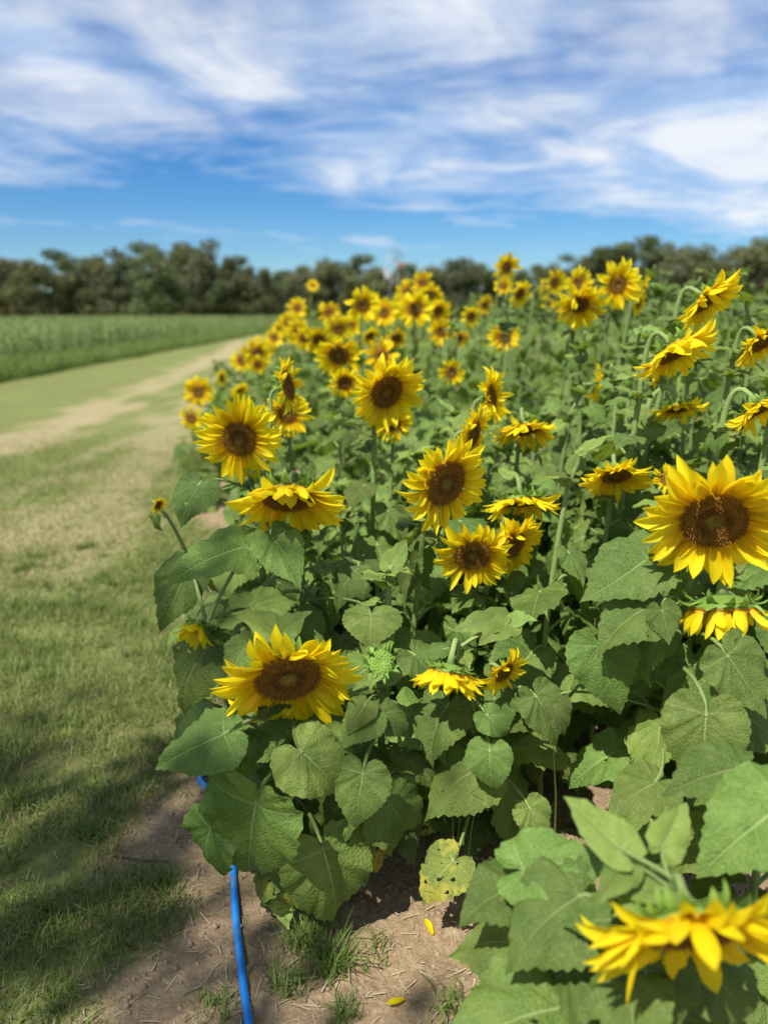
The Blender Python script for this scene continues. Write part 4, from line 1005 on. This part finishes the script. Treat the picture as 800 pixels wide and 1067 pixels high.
PROTO = [tree_proto(100 + i, TM[i % 4]) for i in range(8)]
LABS = ['olive green tree in the tree line beyond the fields', 'deeper green tree in the tree line beyond the fields', 'brownish autumn tree in the tree line beyond the fields', 'greyish green tree in the tree line beyond the fields']
top = [(-40, 258), (0, 264), (32, 268), (66, 264), (100, 262), (130, 262), (158, 253), (190, 250), (215, 254), (240, 268), (268, 278), (296, 283), (318, 276), (342, 266), (370, 266), (398, 274), (424, 276), (448, 276), (470, 270), (498, 276), (524, 282), (552, 278), (580, 274), (606, 268), (636, 256), (664, 250), (692, 250), (716, 256), (742, 264), (768, 260), (792, 250), (820, 246), (850, 255)]
tr = random.Random(31)
for i, (x, y) in enumerate(top):
    d = 118 + tr.uniform(-9, 9); p = at(x, y, d); h = p.z
    k = [2, 2, 0, 1, 0, 3, 1, 0, 3, 1, 0, 1, 3, 0, 1, 0, 1, 0, 3, 1, 0, 1, 0, 3, 1, 1, 0, 3, 0, 1, 0, 1, 2][i] + tr.choice((0, 4))
    o = link('tree', None); o.location = (p.x, p.y, 0); s = h / 9.6; o.scale = (s * tr.uniform(1.05, 1.3), s * 1.1, s * tr.uniform(1.0, 1.08)); o.rotation_euler = (0, 0, tr.uniform(0, 6.28))
    tag(o, LABS[k % 4], 'tree', 'trees beyond the fields')
    link('trunk', PROTO[k][0], o); link('crown', PROTO[k][1], o)
# understorey trees behind and between
for i in range(34):
    x = -60 + i * 28 + tr.uniform(-8, 8); d = 128 + tr.uniform(0, 12); p = at(x, 290 + tr.uniform(-8, 8), d); h = p.z; k = tr.choice((0, 1, 1, 4, 5, 3))
    o = link('understorey_tree', None); o.location = (p.x, p.y, 0); s = h / 9.6; o.scale = (s * 1.45, s * 1.3, s); o.rotation_euler = (0, 0, tr.uniform(0, 6.28))
    tag(o, 'low dark tree filling the gaps behind the tree line', 'tree', 'lower trees behind the tree line')
    link('trunk', PROTO[k][0], o); link('crown', PROTO[k][1], o)
# added tree, unseen behind the viewer, placed sunward to shade the turf
c = Vector((-1.02, 1.92, 0)) + SUN_DIR * (6.6 / SUN_DIR.z)
st, sc_ = tree_proto(777, TM[1], 4200, .30)
o = link('added_shade_tree', None); o.location = (c.x - .4, c.y - .6, 0); o.scale = (.42, .42, .92)
tag(o, 'unseen slender tree added behind the viewer to shade the grass beside the hose', 'tree')
link('trunk', st, o); link('crown', sc_, o)

# ------------------------------------------------------------------ wind pump in front of the trees
wp = at(411, 330, 95); M_STEEL = simple('galvanised_steel', (.24, .25, .27), .5, .5, .1, 5); M_WHITE = simple('white_sheet', (.45, .45, .46), .5, .4, .05, 5); M_RED = simple('red_paint', (.45, .04, .03), .5, .4, .1, 5)
o = link('wind_pump', None); o.location = (wp.x, wp.y, 0); tag(o, 'small metal wind pump with white tail vane standing before the trees', 'windmill')
hub_z = at(413, 268, 95).z; b = MB()
for sx in (-1, 1):
    for sy in (-1, 1): b.tube([Vector((sx * 1.0, sy * 1.0, 0)), Vector((sx * .12, sy * .12, hub_z))], [.05, .04], 5)
for z in (1.6, 3.2, 4.8, 6.2):
    w = 1.0 - .88 * z / hub_z
    for A, B in (((-w, -w), (w, -w)), ((w, -w), (w, w)), ((w, w), (-w, w)), ((-w, w), (-w, -w))): b.tube([Vector((*A, z)), Vector((*B, z))], .025, 4)
link('tower', b.mesh('tower', M_STEEL), o)
b = MB(); b.tube([Vector((0, -.45, hub_z)), Vector((0, .3, hub_z))], .12, 8); link('hub', b.mesh('hub', M_STEEL), o)
bl = MB(); bl.box((0, 0, .78), (.11, .03, .75), Matrix.Rotation(.4, 3, 'Z')); blm = bl.mesh('blade', M_STEEL, False)
for k in range(12): link('blade', blm, o, Matrix.Translation((0, -.42, hub_z)) @ Matrix.Rotation(k * math.pi / 6, 4, 'Y'))
b = MB(); b.tube([Vector((0, .2, hub_z)), Vector((-.9, .9, hub_z - 1.5))], .04, 5); link('tail_arm', b.mesh('tail_arm', M_STEEL), o)
b = MB(); b.box((-1.0, 1.0, hub_z - 1.95), (.6, .04, 1.2), Matrix.Rotation(-.3, 3, 'Y')); link('tail_vane', b.mesh('tail_vane', M_WHITE, False), o)
b = MB(); b.box((.75, .3, hub_z - 1.0), (.5, .04, .5)); link('pennant', b.mesh('pennant', M_RED, False), o)
print('objects', len(bpy.data.objects))
